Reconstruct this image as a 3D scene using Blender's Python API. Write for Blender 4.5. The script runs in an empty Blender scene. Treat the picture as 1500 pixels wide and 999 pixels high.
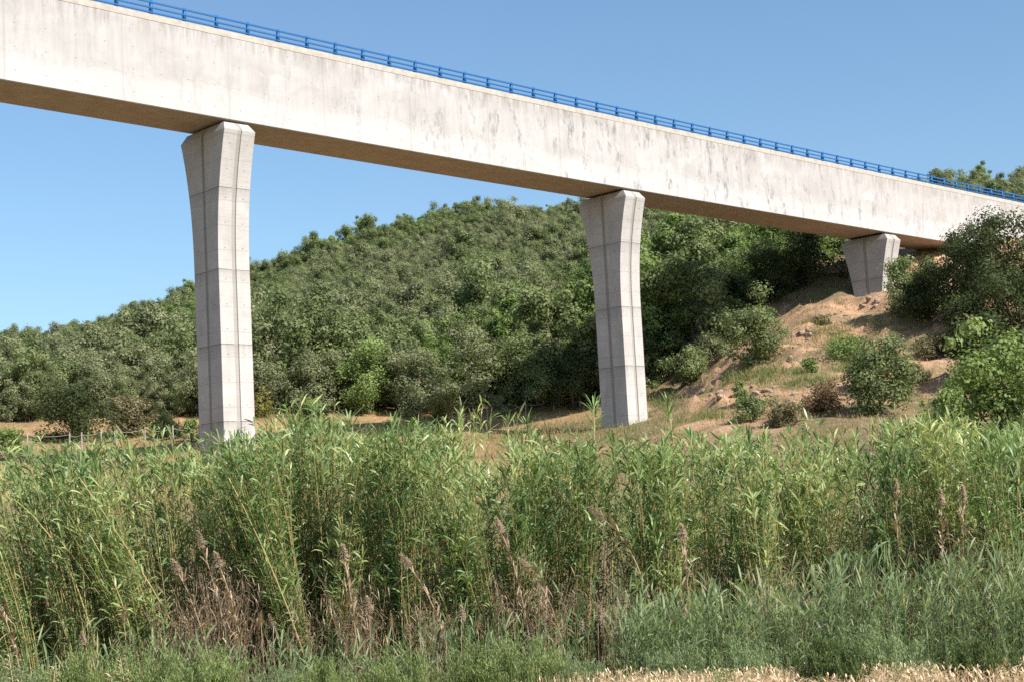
import bpy, math, random
import numpy as np

# ------------------------------------------------------------------ camera, sky, sun, exposure
EYE = 1.7
FPX = 2167.64            # focal length in photograph pixels (1500 wide)
PITCH, ROLL = 0.10485, -0.05324
sc = bpy.context.scene
COL = sc.collection
_F = np.array([0, math.cos(PITCH), math.sin(PITCH)])
_U0 = np.array([0, -math.sin(PITCH), math.cos(PITCH)])
_X0 = np.array([1.0, 0, 0])
_R = math.cos(ROLL) * _X0 + math.sin(ROLL) * _U0
_U = -math.sin(ROLL) * _X0 + math.cos(ROLL) * _U0
CAM = np.array([0, 0, EYE])
cam = bpy.data.cameras.new('camera')
cam.sensor_width = 36.0
cam.lens = FPX / 1500 * 36.0
cam.clip_start = 0.1
cam.clip_end = 8000
camo = bpy.data.objects.new('camera', cam)
COL.objects.link(camo)
from mathutils import Matrix, Vector
m3 = Matrix(((_R[0], _U[0], -_F[0]), (_R[1], _U[1], -_F[1]), (_R[2], _U[2], -_F[2])))
camo.matrix_world = Matrix.Translation((0, 0, EYE)) @ m3.to_4x4()
sc.camera = camo

SUN_EL = math.radians(44)
SUN_AZ = math.atan2(0.725, -0.688)          # clockwise from +Y
world = bpy.data.worlds.new('World')
sc.world = world
world.use_nodes = True
wn = world.node_tree.nodes
wn.clear()
wo = wn.new('ShaderNodeOutputWorld')
wb = wn.new('ShaderNodeBackground')
ws = wn.new('ShaderNodeTexSky')
ws.sky_type = 'NISHITA'
ws.sun_disc = False
ws.sun_elevation = SUN_EL
ws.sun_rotation = SUN_AZ
ws.altitude = 0
ws.air_density = 1.0
ws.dust_density = 1.5
ws.ozone_density = 4.0
wb.inputs['Strength'].default_value = 0.096
wt = wn.new('ShaderNodeMix'); wt.data_type = 'RGBA'; wt.blend_type = 'MULTIPLY'; wt.inputs[0].default_value = 1
wt.inputs[7].default_value = (.955, 1.04, 1.02, 1)
world.node_tree.links.new(ws.outputs[0], wt.inputs[6])
world.node_tree.links.new(wt.outputs[2], wb.inputs[0])
world.node_tree.links.new(wb.outputs[0], wo.inputs[0])
sl = bpy.data.lights.new('sun', 'SUN')
sl.energy = 4.6
sl.angle = math.radians(0.55)
sl.color = (1.0, 0.945, 0.88)
so = bpy.data.objects.new('sun', sl)
COL.objects.link(so)
sdir = Vector((math.sin(SUN_AZ) * math.cos(SUN_EL), math.cos(SUN_AZ) * math.cos(SUN_EL), math.sin(SUN_EL)))
so.rotation_euler = sdir.to_track_quat('Z', 'Y').to_euler()
so.location = sdir * 150
sc.view_settings.view_transform = 'Standard'
sc.view_settings.look = 'None'
sc.view_settings.gamma = 1
sc.view_settings.exposure = 0.85
sc.cycles.max_bounces = 6
sc.cycles.diffuse_bounces = 3
sc.cycles.glossy_bounces = 2
sc.cycles.transmission_bounces = 3
sc.cycles.transparent_max_bounces = 4
sc.cycles.use_denoising = False

rng = np.random.default_rng(7)
random.seed(7)

# ------------------------------------------------------------------ helpers
def ray(x, y):
    d = _R * ((x - 750) / FPX) + _U * (-(y - 499.5) / FPX) + _F
    return d / d[1]                       # one metre of Y per unit

def at(x, y, Y):
    return CAM + ray(x, y) * Y

def project(P):
    P = np.atleast_2d(np.asarray(P, float)) - CAM
    d = P @ _F
    return np.stack([750 + FPX * (P @ _R) / d, 499.5 - FPX * (P @ _U) / d], -1)

def mesh_np(name, V, tris=None, quads=None, attrs=None, uv=None, smooth=False, mat=None):
    V = np.asarray(V, np.float32)
    me = bpy.data.meshes.new(name)
    T = np.zeros((0, 3), np.int32) if tris is None else np.asarray(tris, np.int32).reshape(-1, 3)
    Q = np.zeros((0, 4), np.int32) if quads is None else np.asarray(quads, np.int32).reshape(-1, 4)
    me.vertices.add(len(V))
    me.vertices.foreach_set('co', V.ravel())
    loops = np.concatenate([T.ravel(), Q.ravel()])
    me.loops.add(len(loops))
    me.loops.foreach_set('vertex_index', loops)
    st = np.concatenate([np.arange(len(T)) * 3, len(T) * 3 + np.arange(len(Q)) * 4]).astype(np.int32)
    me.polygons.add(len(st))
    me.polygons.foreach_set('loop_start', st)
    if smooth:
        me.polygons.foreach_set('use_smooth', np.ones(len(st), bool))
    for k, a in (attrs or {}).items():
        at_ = me.attributes.new(k, 'FLOAT', 'POINT')
        at_.data.foreach_set('value', np.asarray(a, np.float32))
    me.update(calc_edges=True)
    if uv is not None:
        l = me.uv_layers.new(name='UVMap')
        l.data.foreach_set('uv', np.asarray(uv, np.float32)[loops].ravel())
    if mat:
        me.materials.append(mat)
    return me

def link(name, data, parent=None, loc=None, rot=None, scale=None):
    o = bpy.data.objects.new(name, data)
    COL.objects.link(o)
    if parent is not None:
        o.parent = parent
    if loc is not None:
        o.location = loc
    if rot is not None:
        o.rotation_euler = rot
    if scale is not None:
        o.scale = (scale,) * 3 if np.isscalar(scale) else scale
    return o

def tag(o, label, cat=None, group=None, kind=None):
    o['label'] = label
    if cat:
        o['category'] = cat
    if group:
        o['group'] = group
    if kind:
        o['kind'] = kind
    return o

class Bag:
    """collects vertices, triangles, quads and a tint for one mesh"""
    def __init__(s):
        s.v, s.t, s.q, s.a, s.n = [], [], [], [], 0
    def add(s, V, tris=None, quads=None, tint=0.5):
        V = np.asarray(V, float).reshape(-1, 3)
        if tris is not None and len(tris):
            s.t.append(np.asarray(tris).reshape(-1, 3) + s.n)
        if quads is not None and len(quads):
            s.q.append(np.asarray(quads).reshape(-1, 4) + s.n)
        s.a.append(np.broadcast_to(np.asarray(tint, float), (len(V),)))
        s.v.append(V)
        s.n += len(V)
    def mesh(s, name, mat, smooth=False):
        cat = lambda l, k: np.concatenate(l) if l else np.zeros((0, k), int)
        return mesh_np(name, np.concatenate(s.v), cat(s.t, 3), cat(s.q, 4), {'tint': np.concatenate(s.a)}, smooth=smooth, mat=mat)

BOXQ = np.array([[0, 3, 2, 1], [4, 5, 6, 7], [0, 1, 5, 4], [1, 2, 6, 5], [2, 3, 7, 6], [3, 0, 4, 7]])
def box_v(x0, x1, y0, y1, z0, z1):
    return np.array([[x0, y0, z0], [x1, y0, z0], [x1, y1, z0], [x0, y1, z0], [x0, y0, z1], [x1, y0, z1], [x1, y1, z1], [x0, y1, z1]])

def unit(v):
    return v / np.maximum(np.linalg.norm(v, axis=-1, keepdims=True), 1e-9)

def rand_dirs(n, r=rng):
    return unit(r.normal(size=(n, 3)))

def tube(bag, P, rad, sides=5, tint=0.5, cap=True):
    """tapered tube along the polyline P"""
    P = np.asarray(P, float)
    rad = np.broadcast_to(np.asarray(rad, float), (len(P),))
    d = unit(np.gradient(P, axis=0))
    ref = np.array([0.31, 0.87, 0.12])
    a = unit(np.cross(d, ref)); b = np.cross(d, a)
    th = np.arange(sides) * 2 * np.pi / sides
    ring = P[:, None] + rad[:, None, None] * (a[:, None] * np.cos(th)[None, :, None] + b[:, None] * np.sin(th)[None, :, None])
    n = len(P)
    i = np.arange(n - 1)[:, None] * sides
    j = np.arange(sides)[None]
    k = (j + 1) % sides
    q = np.stack([i + j, i + k, i + sides + k, i + sides + j], -1).reshape(-1, 4)
    V = ring.reshape(-1, 3)
    t = []
    if cap:
        V = np.vstack([V, P[-1:]])
        t = [[(n - 1) * sides + x, (n - 1) * sides + (x + 1) % sides, n * sides] for x in range(sides)]
    bag.add(V, t, q, tint)

def tubes_many(bag, P, rad, sides=3, tint=0.5):
    """P (N,K,3) polylines, rad (N,K)"""
    N, K, _ = P.shape
    th = np.arange(sides) * 2 * np.pi / sides
    off = np.stack([np.cos(th), np.sin(th), 0 * th], -1)
    V = P[:, :, None] + rad[:, :, None, None] * off[None, None]
    base = (np.arange(N) * K * sides)[:, None, None]
    i = (np.arange(K - 1) * sides)[None, :, None]
    j = np.arange(sides)[None, None]
    k = (j + 1) % sides
    q = np.stack([base + i + j, base + i + k, base + i + sides + k, base + i + sides + j], -1).reshape(-1, 4)
    tt = np.repeat(np.broadcast_to(tint, (N,)), K * sides)
    bag.add(V.reshape(-1, 3), None, q, tt)

def blades_many(bag, P, D, S, L, W, droop, tint):
    """N drooping grass leaves: base P, direction D, side S, length L, width W, droop in metres"""
    N = len(P)
    L = np.broadcast_to(L, (N,))[:, None]; W = np.broadcast_to(W, (N,))[:, None]
    dz = np.zeros((N, 3)); dz[:, 2] = -np.broadcast_to(droop, (N,))
    c1 = P + D * L * 0.38 + dz * 0.08
    c2 = P + D * L * 0.72 + dz * 0.40
    tp = P + D * L + dz
    V = np.stack([P, c1 - S * W * .5, c1 + S * W * .5, c2 - S * W * .36, c2 + S * W * .36, tp], 1)
    b = (np.arange(N) * 6)[:, None]
    t = np.concatenate([b + np.array([[0, 1, 2]]), b + np.array([[3, 5, 4]])])
    q = b + np.array([[1, 3, 4, 2]])
    bag.add(V.reshape(-1, 3), t, q, np.repeat(np.broadcast_to(tint, (N,)), 6))

def _hash(ix, iy, s):
    h = (ix * 374761393 + iy * 668265263 + s * 2147483647) & 0xffffffff
    h = ((h ^ (h >> 13)) * 1274126177) & 0xffffffff
    return ((h ^ (h >> 16)) & 0xffff) / 65535.0

def vnoise(x, y, s=0):
    x = np.asarray(x, float); y = np.asarray(y, float)
    ix = np.floor(x).astype(np.int64); iy = np.floor(y).astype(np.int64)
    fx = x - ix; fy = y - iy
    fx = fx * fx * (3 - 2 * fx); fy = fy * fy * (3 - 2 * fy)
    a = _hash(ix, iy, s) * (1 - fx) + _hash(ix + 1, iy, s) * fx
    b = _hash(ix, iy + 1, s) * (1 - fx) + _hash(ix + 1, iy + 1, s) * fx
    return (a * (1 - fy) + b * fy) * 2 - 1

def fbm(x, y, o=4, s=0):
    r = 0; a = 1
    for k in range(o):
        r = r + a * vnoise(x * 2 ** k, y * 2 ** k, s + k); a *= .5
    return r

# ------------------------------------------------------------------ materials (procedural)
class M:
    def __init__(s, name):
        s.m = bpy.data.materials.new(name); s.m.use_nodes = True
        s.nt = s.m.node_tree; s.n = s.nt.nodes; s.n.clear()
        s.out = s.n.new('ShaderNodeOutputMaterial')
    def node(s, t, **kw):
        n = s.n.new(t)
        for k, v in kw.items():
            if k.startswith('i_'):
                key = k[2:]
                key = int(key) if key.isdigit() else key.replace('_', ' ')
                s.put(n.inputs[key], v)
            else:
                setattr(n, k, v)
        return n
    def put(s, sock, v):
        if isinstance(v, bpy.types.NodeSocket):
            s.nt.links.new(v, sock)
        else:
            sock.default_value = v
    def math(s, op, a, b=0.0, clamp=False):
        n = s.n.new('ShaderNodeMath'); n.operation = op; n.use_clamp = clamp
        s.put(n.inputs[0], a); s.put(n.inputs[1], b)
        return n.outputs[0]
    def mix(s, f, a, b, mode='MIX'):
        n = s.n.new('ShaderNodeMix'); n.data_type = 'RGBA'; n.blend_type = mode
        s.put(n.inputs[0], f)
        for sock, v in ((n.inputs[6], a), (n.inputs[7], b)):
            s.put(sock, v if isinstance(v, bpy.types.NodeSocket) else (*v[:3], 1))
        return n.outputs[2]
    def ramp(s, f, stops):
        n = s.n.new('ShaderNodeValToRGB'); cr = n.color_ramp
        while len(cr.elements) > 1:
            cr.elements.remove(cr.elements[-1])
        for k, (p, c) in enumerate(stops):
            e = cr.elements[0] if k == 0 else cr.elements.new(p)
            e.position = p
            e.color = (c, c, c, 1) if np.isscalar(c) else (*c[:3], 1)
        s.put(n.inputs[0], f)
        return n.outputs[0]
    def noise(s, vec, scale, detail=4, rough=.55, dist=0.0):
        n = s.n.new('ShaderNodeTexNoise')
        if vec is not None:
            s.put(n.inputs['Vector'], vec)
        n.inputs['Scale'].default_value = scale
        n.inputs['Detail'].default_value = detail
        n.inputs['Roughness'].default_value = rough
        n.inputs['Distortion'].default_value = dist
        return n.outputs[0]
    def mapping(s, vec, scale=(1, 1, 1), loc=(0, 0, 0)):
        n = s.n.new('ShaderNodeMapping')
        s.put(n.inputs[0], vec)
        n.inputs['Scale'].default_value = scale
        n.inputs['Location'].default_value = loc
        return n.outputs[0]
    def attr(s, name):
        n = s.n.new('ShaderNodeAttribute'); n.attribute_name = name
        return n.outputs['Fac']
    def principled(s, col, rough=.8, spec=.3, bump=None, bump_d=.01, metal=0):
        p = s.n.new('ShaderNodeBsdfPrincipled')
        s.put(p.inputs['Base Color'], col if isinstance(col, bpy.types.NodeSocket) else (*col, 1))
        s.put(p.inputs['Roughness'], rough)
        p.inputs['Specular IOR Level'].default_value = spec
        p.inputs['Metallic'].default_value = metal
        if bump is not None:
            b = s.n.new('ShaderNodeBump')
            b.inputs['Distance'].default_value = bump_d
            b.inputs['Strength'].default_value = 1.0
            s.put(b.inputs['Height'], bump)
            s.nt.links.new(b.outputs[0], p.inputs['Normal'])
        return p.outputs[0]
    def done(s, shader):
        s.nt.links.new(shader, s.out.inputs[0])
        return s.m

def foliage_mat(name, stops, trans=.4, rough=.5, spec=.35, var=.18, attr='tint'):
    m = M(name)
    t = m.attr(attr)
    oi = m.node('ShaderNodeObjectInfo')
    c = m.ramp(t, stops)
    hs = m.node('ShaderNodeHueSaturation')
    rv = m.math('MULTIPLY_ADD', oi.outputs['Random'], var)
    m.n[-1].inputs[2].default_value = 1 - var * .5
    hs.inputs['Hue'].default_value = .5
    m.put(hs.inputs['Value'], rv)
    m.put(hs.inputs['Color'], c)
    col = hs.outputs[0]
    p = m.principled(col, rough, spec)
    tr = m.node('ShaderNodeBsdfTranslucent')
    m.put(tr.inputs[0], m.mix(1.0, col, (1.15, 1.2, .65), 'MULTIPLY'))
    mx = m.node('ShaderNodeMixShader')
    mx.inputs[0].default_value = trans
    m.nt.links.new(p, mx.inputs[1]); m.nt.links.new(tr.outputs[0], mx.inputs[2])
    return m.done(mx.outputs[0])

FOL = {
    'oak': foliage_mat('oak leaves', [(0, (0.086, 0.114, 0.047)), (.5, (0.165, 0.202, 0.087)), (1, (0.249, 0.286, 0.135))], rough=.6, spec=.2),
    'grey': foliage_mat('holm oak leaves', [(0, (0.106, 0.125, 0.062)), (.5, (0.204, 0.224, 0.118)), (1, (0.295, 0.314, 0.183))], rough=.6, spec=.2),
    'bright': foliage_mat('fresh leaves', [(0, (0.091, 0.142, 0.039)), (.5, (0.190, 0.254, 0.081)), (1, (0.286, 0.356, 0.131))], rough=.6, spec=.2),
    'dark': foliage_mat('shaded oak leaves', [(0, (0.029, 0.042, 0.015)), (.5, (0.057, 0.075, 0.028)), (1, (0.089, 0.109, 0.046))], rough=.6, spec=.2),  # darker copy of the oak greens, shade put into the leaf colour
    'yellow': foliage_mat('broom leaves', [(0, (0.128, 0.125, 0.034)), (.5, (0.234, 0.213, 0.068)), (1, (0.320, 0.291, 0.106))], rough=.6, spec=.2),
    'brown': foliage_mat('dusty leaves', [(0, (0.114, 0.105, 0.057)), (.5, (0.213, 0.190, 0.105)), (1, (0.298, 0.264, 0.156))], rough=.6, spec=.2),
    'dry': foliage_mat('withered twigs', [(0, (0.142, 0.094, 0.057)), (.5, (0.263, 0.177, 0.111)), (1, (0.383, 0.277, 0.170))], rough=.7, spec=.1),
    'teal': foliage_mat('feathery leaves', [(0, (0.123, 0.163, 0.079)), (.5, (0.217, 0.277, 0.140)), (1, (0.318, 0.369, 0.201))], rough=.6, spec=.2),
    'dweed': foliage_mat('dark weed leaves', [(0, (.050, .080, .024)), (.5, (.095, .135, .045)), (1, (.150, .185, .070))], rough=.6, spec=.2),
    'weed': foliage_mat('weed leaves', [(0, (0.114, 0.156, 0.051)), (.5, (0.213, 0.270, 0.099)), (1, (0.327, 0.369, 0.156))], rough=.6, spec=.2),
}
REED = foliage_mat('giant reed leaves', [(0, (0.068, 0.117, 0.041)), (.35, (0.146, 0.228, 0.077)), (.7, (0.270, 0.355, 0.136)), (.9, (0.405, 0.430, 0.170)), (1, (0.504, 0.430, 0.215))], trans=.32, rough=.40, spec=.42, var=.1)
REEDSTEM = foliage_mat('reed stems', [(0, (.160, .150, .050)), (.5, (.310, .250, .100)), (1, (.440, .320, .160))], trans=0.0, var=.1)
BLUEREED = foliage_mat('common reed leaves', [(0, (0.100, 0.150, 0.069)), (.5, (0.199, 0.273, 0.130)), (.85, (0.299, 0.364, 0.190)), (1, (0.448, 0.403, 0.225))], trans=.45, rough=.5, spec=.25, var=.1)
DRYREED = foliage_mat('dry reed', [(0, (0.188, 0.128, 0.081)), (.5, (0.364, 0.262, 0.175)), (1, (0.530, 0.419, 0.300))], trans=.2, var=.1)
WHEAT = foliage_mat('ripe wheat', [(0, (0.420, 0.275, 0.148)), (.5, (0.640, 0.449, 0.274)), (1, (0.760, 0.602, 0.422))], trans=.25, var=.1)
DRYGRASS = foliage_mat('dry grass', [(0, (0.187, 0.140, 0.060)), (.5, (0.357, 0.255, 0.128)), (1, (0.442, 0.340, 0.187))], trans=.25, var=.1)
GREENGRASS = foliage_mat('green grass', [(0, (.085, .120, .030)), (.5, (.170, .210, .062)), (1, (.270, .280, .110))], trans=.3, var=.1)

def bark_mat():
    m = M('bark')
    tc = m.node('ShaderNodeTexCoord')
    n = m.noise(m.mapping(tc.outputs['Object'], (6, 6, 1.5)), 3, 5)
    c = m.ramp(n, [(.3, (.060, .045, .032)), (.7, (.160, .130, .100))])
    return m.done(m.principled(c, .9, .2, n, .03))
BARK = bark_mat()
def grey_wood():
    m = M('weathered wood')
    tc = m.node('ShaderNodeTexCoord')
    n = m.noise(m.mapping(tc.outputs['Object'], (12, 12, 1)), 3, 5)
    return m.done(m.principled(m.ramp(n, [(.3, (.17, .14, .11)), (.7, (.36, .31, .26))]), .9, .2, n, .01))
GREYWOOD = grey_wood()

def girder_mat():
    m = M('girder concrete')
    uv = m.node('ShaderNodeUVMap').outputs[0]
    sp = m.node('ShaderNodeSeparateXYZ'); m.put(sp.inputs[0], uv)
    s, h = sp.outputs[0], sp.outputs[1]                       # metres along, metres above the soffit
    big = m.noise(m.mapping(uv, (.35, .55, 1)), 1.0, 6, .6, .6)
    blot = m.noise(m.mapping(uv, (.9, 1.3, 1), (3, 7, 0)), 1.0, 8, .62, .8)
    streak = m.noise(m.mapping(uv, (2.6, .22, 1)), 1.0, 6, .65)
    board = m.noise(m.mapping(uv, (9.5, .12, 1)), 1.0, 2, .5)
    lift = m.noise(m.mapping(uv, (.12, .05, 1), (5, 2, 0)), 1.0, 4, .55)
    base = m.ramp(big, [(.30, (0.334, 0.310, 0.290)), (.5, (0.386, 0.365, 0.349)), (.72, (0.421, 0.406, 0.395))])
    base = m.mix(m.math('MULTIPLY', m.ramp(streak, [(.45, 0.0), (.72, 1.0)]), .5), base, (0.288, 0.267, 0.242))
    base = m.mix(m.ramp(board, [(.3, .0), (.8, .17)]), base, (0.472, 0.459, 0.445))
    # paler lower pour with a wavy upper limit
    lim = m.math('MULTIPLY_ADD', lift, 2.6); m.n[-1].inputs[2].default_value = .15
    dlt = m.math('SUBTRACT', lim, h)
    pale = m.ramp(m.math('MULTIPLY_ADD', dlt, .9), [(0, 0.0), (1, 1.0)]); 
    low = m.ramp(m.math('ADD', m.math('MULTIPLY', dlt, 1.3), .5), [(.05, 0.0), (.95, .5)])
    base = m.mix(low, base, (0.480, 0.467, 0.450))
    edge = m.ramp(m.math('ABSOLUTE', m.math('ADD', dlt, .12)), [(0.0, .30), (.04, .10), (.10, 0.0)])
    edge = m.math('MULTIPLY', edge, m.ramp(blot, [(.42, 0.0), (.6, 1.0)]))
    base = m.mix(edge, base, (0.240, 0.226, 0.212))
    # grey scuffed patches at mid height
    patch = m.ramp(m.noise(m.mapping(uv, (.95, .34, 1), (11, 4, 0)), 1.0, 9, .68, .4), [(.52, 0.0), (.60, 1.0)])
    patch = m.math('MULTIPLY', patch, m.ramp(m.math('MULTIPLY', s, .01), [(.10, .25), (.30, 1.0), (.58, 1.0), (.80, .45)]))
    patch2 = m.math('MULTIPLY', patch, m.ramp(m.noise(m.mapping(uv, (4, 1.6, 1)), 1.0, 6, .7), [(.42, 0.0), (.57, .95)]))
    base = m.mix(patch2, base, (0.200, 0.197, 0.194))
    white = m.ramp(m.noise(m.mapping(uv, (.45, .6, 1), (31, 14, 0)), 1.0, 8, .6, .6), [(.58, 0.0), (.7, .45)])
    base = m.mix(white, base, (0.480, 0.476, 0.475))
    # water stains running down from the coping
    top = m.ramp(m.math('MULTIPLY', h, .2), [(.72, 0.0), (.94, 1.0)])
    st = m.math('MULTIPLY', top, m.ramp(m.noise(m.mapping(uv, (3.2, .35, 1), (9, 1, 0)), 1.0, 6, .7), [(.45, 0.0), (.62, .8)]))
    base = m.mix(st, base, (0.215, 0.189, 0.161))
    # vertical shutter joints every 6.37 m
    fr = m.math('FRACT', m.math('DIVIDE', m.math('ADD', s, 3.0), 6.37))
    jl = m.ramp(m.math('ABSOLUTE', m.math('SUBTRACT', fr, .5)), [(0.0, .4), (.0035, .22), (.008, 0.0)])
    jb = m.math('MULTIPLY', m.ramp(m.math('ABSOLUTE', m.math('SUBTRACT', fr, .49)), [(0.0, .22), (.05, 0.0)]), streak)
    base = m.mix(jl, base, (0.240, 0.221, 0.204))
    base = m.mix(jb, base, (0.264, 0.246, 0.229))
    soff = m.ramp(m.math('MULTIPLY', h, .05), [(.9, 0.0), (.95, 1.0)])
    base = m.mix(soff, base, m.ramp(blot, [(.3, (0.290, 0.237, 0.196)), (.7, (0.388, 0.328, 0.279))]))  # underside browner: shade and warm ground bounce put into the concrete colour
    # tie holes
    fx = m.math('SUBTRACT', m.math('FRACT', m.math('MULTIPLY', s, .62)), .5)
    fy = m.math('SUBTRACT', m.math('FRACT', m.math('MULTIPLY', h, .83)), .5)
    rr = m.math('SQRT', m.math('ADD', m.math('MULTIPLY', fx, fx), m.math('MULTIPLY', fy, fy)))
    base = m.mix(m.ramp(rr, [(.016, .75), (.03, 0.0)]), base, (0.144, 0.131, 0.119))
    hb = m.math('ADD', m.math('MULTIPLY', blot, .5), m.math('MULTIPLY', board, .35))
    return m.done(m.principled(base, .86, .25, hb, .012))

def pier_mat(name='pier concrete', dark=1.0):
    m = M(name)
    tc = m.node('ShaderNodeTexCoord').outputs['Object']
    oi = m.node('ShaderNodeObjectInfo')
    ge = m.node('ShaderNodeAttribute'); ge.attribute_name = 'depth'
    dep = ge.outputs['Fac']
    vec = m.node('ShaderNodeVectorMath'); vec.operation = 'ADD'
    m.put(vec.inputs[0], tc); m.put(vec.inputs[1], m.mix(1.0, (0, 0, 0), oi.outputs['Location']))
    v = vec.outputs[0]
    big = m.noise(m.mapping(v, (0.616, 0.616, 0.396)), 1.0, 6, .6, .5)
    grain = m.noise(m.mapping(v, (5, 5, 9)), 1.0, 6, .65)
    brd = m.noise(m.mapping(v, (.9, .9, 11)), 1.0, 3, .6)
    strk = m.noise(m.mapping(v, (5, 5, .35)), 1.0, 6, .65)
    base = m.ramp(big, [(.3, (0.352, 0.327, 0.304)), (.5, (0.418, 0.394, 0.370)), (.72, (0.484, 0.462, 0.440))])
    base = m.mix(m.ramp(brd, [(.48, 0.0), (.74, .34)]), base, (0.282, 0.262, 0.242))
    base = m.mix(m.ramp(strk, [(.48, 0.0), (.75, .35)]), base, (0.299, 0.277, 0.255))
    base = m.mix(m.ramp(grain, [(.5, 0.0), (.8, .25)]), base, (0.546, 0.528, 0.506))
    # stained band just below each casting joint (depth = metres below the top of the lift)
    bd = m.math('MULTIPLY', m.ramp(m.math('MULTIPLY', dep, .5), [(0, .75), (.1, .42), (.42, 0.0)]), m.ramp(strk, [(.3, .35), (.65, 1.0)]))
    base = m.mix(bd, base, (0.224, 0.207, 0.187))
    # faint panel joints inside each lift
    fp = m.math('ABSOLUTE', m.math('SUBTRACT', m.math('FRACT', m.math('DIVIDE', dep, 1.36)), .5))
    base = m.mix(m.math('MULTIPLY', m.ramp(fp, [(0.0, .55), (.012, .35), (.022, 0.0)]), m.ramp(grain, [(.35, .3), (.6, 1.0)])), base, (0.211, 0.194, 0.176))
    base = m.mix(m.math('MULTIPLY', m.attr('groove'), .55), base, (.235, .208, .182))  # grooves tinted darker: weathering plus recess shadow painted into the colour
    hb = m.math('ADD', m.math('MULTIPLY', grain, .5), m.math('MULTIPLY', brd, .5))
    return m.done(m.principled(base, .88, .25, hb, .012))

def plain_mat(name, col, rough=.6, spec=.4, nsc=6.0, amt=.12, metal=0):
    m = M(name)
    tc = m.node('ShaderNodeTexCoord').outputs['Object']
    n = m.noise(tc, nsc, 5, .6)
    c = m.mix(m.ramp(n, [(.35, 0.0), (.7, amt * 2)]), col, tuple(x * .55 for x in col))
    return m.done(m.principled(c, rough, spec, metal=metal))

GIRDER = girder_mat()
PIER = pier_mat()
GROOVE = plain_mat('groove concrete', (.330, .308, .285), .9, .2)
COPING = plain_mat('coping concrete', (0.442, 0.395, 0.340), .9, .2, 3.0, .3)
BLUE = plain_mat('blue paint', (.008, .105, .300), .45, .4, 3.0, .08)
RUBBER = plain_mat('bearing rubber', (.03, .03, .03), .8, .3)
TIE = plain_mat('tie hole', (.12, .11, .10), .9, .1)
WIRE = plain_mat('fence wire', (.34, .31, .27), .5, .5)

def rock_mat():
    m = M('slope rock')
    tc = m.node('ShaderNodeTexCoord').outputs['Object']
    oi = m.node('ShaderNodeObjectInfo')
    n = m.noise(tc, 2.5, 6, .65)
    c = m.ramp(n, [(.3, (0.224, 0.152, 0.104)), (.6, (0.344, 0.248, 0.176)), (.8, (0.432, 0.344, 0.264))])
    c = m.mix(m.math('MULTIPLY', oi.outputs['Random'], .4), c, (0.288, 0.240, 0.200))
    return m.done(m.principled(c, .92, .2, n, .06))
ROCK = rock_mat()

# ------------------------------------------------------------------ terrain
def zr(x, y, Y):
    return at(x, y, Y)
ctrl = []
for X in (-60, -25, 0, 25, 60):
    ctrl += [(X, -60, 0.0), (X, 0, 0.0), (X, 12, -.75)]
for X, dz in ((-40, .3), (-14, .3), (0, .05), (14, -.2), (40, -.2)):
    ctrl += [(X, 22, -1.75 + dz), (X, 30, -2.45 + dz), (X, 37, -2.8 + dz), (X, 47, -2.4 + dz), (X, 58, -.6 + dz)]
img = [(-150, 690, 85), (-150, 660, 102), (-150, 620, 119), (20, 690, 85), (20, 662, 102), (20, 618, 119), (250, 690, 82), (250, 656, 102), (250, 610, 119),
       (450, 680, 84), (450, 641, 104), (450, 606, 119), (700, 668, 88), (730, 637, 109), (700, 608, 119), (880, 665, 88), (905, 622, 103), (850, 600, 118),
       (1000, 660, 83), (1000, 622, 94), (1000, 585, 109), (1040, 540, 120), (1100, 650, 80), (1100, 600, 91), (1100, 570, 97), (1100, 530, 108), (1150, 478, 119),
       (1200, 640, 80), (1200, 582, 92), (1200, 522, 104), (1200, 470, 115), (1200, 415, 128), (1268, 441, 123), (1300, 640, 79), (1300, 565, 94), (1300, 500, 107),
       (1312, 432, 122), (1400, 640, 79), (1400, 560, 92), (1400, 500, 103), (1400, 455, 112), (1400, 398, 125), (1380, 362, 136), (1500, 650, 75), (1500, 600, 83),
       (1500, 540, 92), (1500, 470, 103), (1500, 400, 117), (1500, 352, 135), (1640, 640, 75), (1640, 540, 92), (1640, 400, 115), (1640, 330, 135), (1235, 374, 142)]
ctrl += [tuple(at(*p)) for p in img]
crest = [(-260, 515, 275), (-120, 513, 268), (0, 508, 262), (160, 496, 256), (265, 458, 248), (380, 388, 240), (450, 362, 238), (570, 320, 235), (700, 291, 232), (760, 288, 230),
         (840, 296, 226), (1000, 290, 222), (1190, 275, 214), (1300, 268, 204), (1400, 254, 196), (1500, 242, 190), (1700, 234, 186)]
for x, y, D in crest:
    p = at(x, y, D); p[2] -= 5.2
    ctrl.append(tuple(p))
    b = at(x, 607 if x < 950 else 480, 119 if x < 950 else 122)
    mid = b[2] + (p[2] - b[2]) * (.52 if x < 1100 else .56)
    Ym = (b[1] * .55 + D * .45)
    ctrl.append((p[0] / p[1] * Ym, Ym, mid))
    ctrl.append((p[0] * 1.22, D * 1.25, p[2] - 8))
    ctrl.append((p[0] * 1.6, D * 1.7, p[2] - 26))
ctrl = np.array(ctrl)
def _phi(r2):
    return np.where(r2 > 1e-9, r2 * np.log(np.maximum(r2, 1e-9)), 0)
_n = len(ctrl)
_sc = 100.0
_C = ctrl[:, :2] / _sc
_K = _phi(((_C[:, None] - _C[None]) ** 2).sum(-1)) + np.eye(_n) * 2e-4
_A = np.zeros((_n + 3, _n + 3))
_A[:_n, :_n] = _K; _A[:_n, _n] = 1; _A[:_n, _n + 1:] = _C; _A[_n, :_n] = 1; _A[_n + 1:, :_n] = _C.T
_W = np.linalg.solve(_A, np.concatenate([ctrl[:, 2], np.zeros(3)]))

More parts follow.
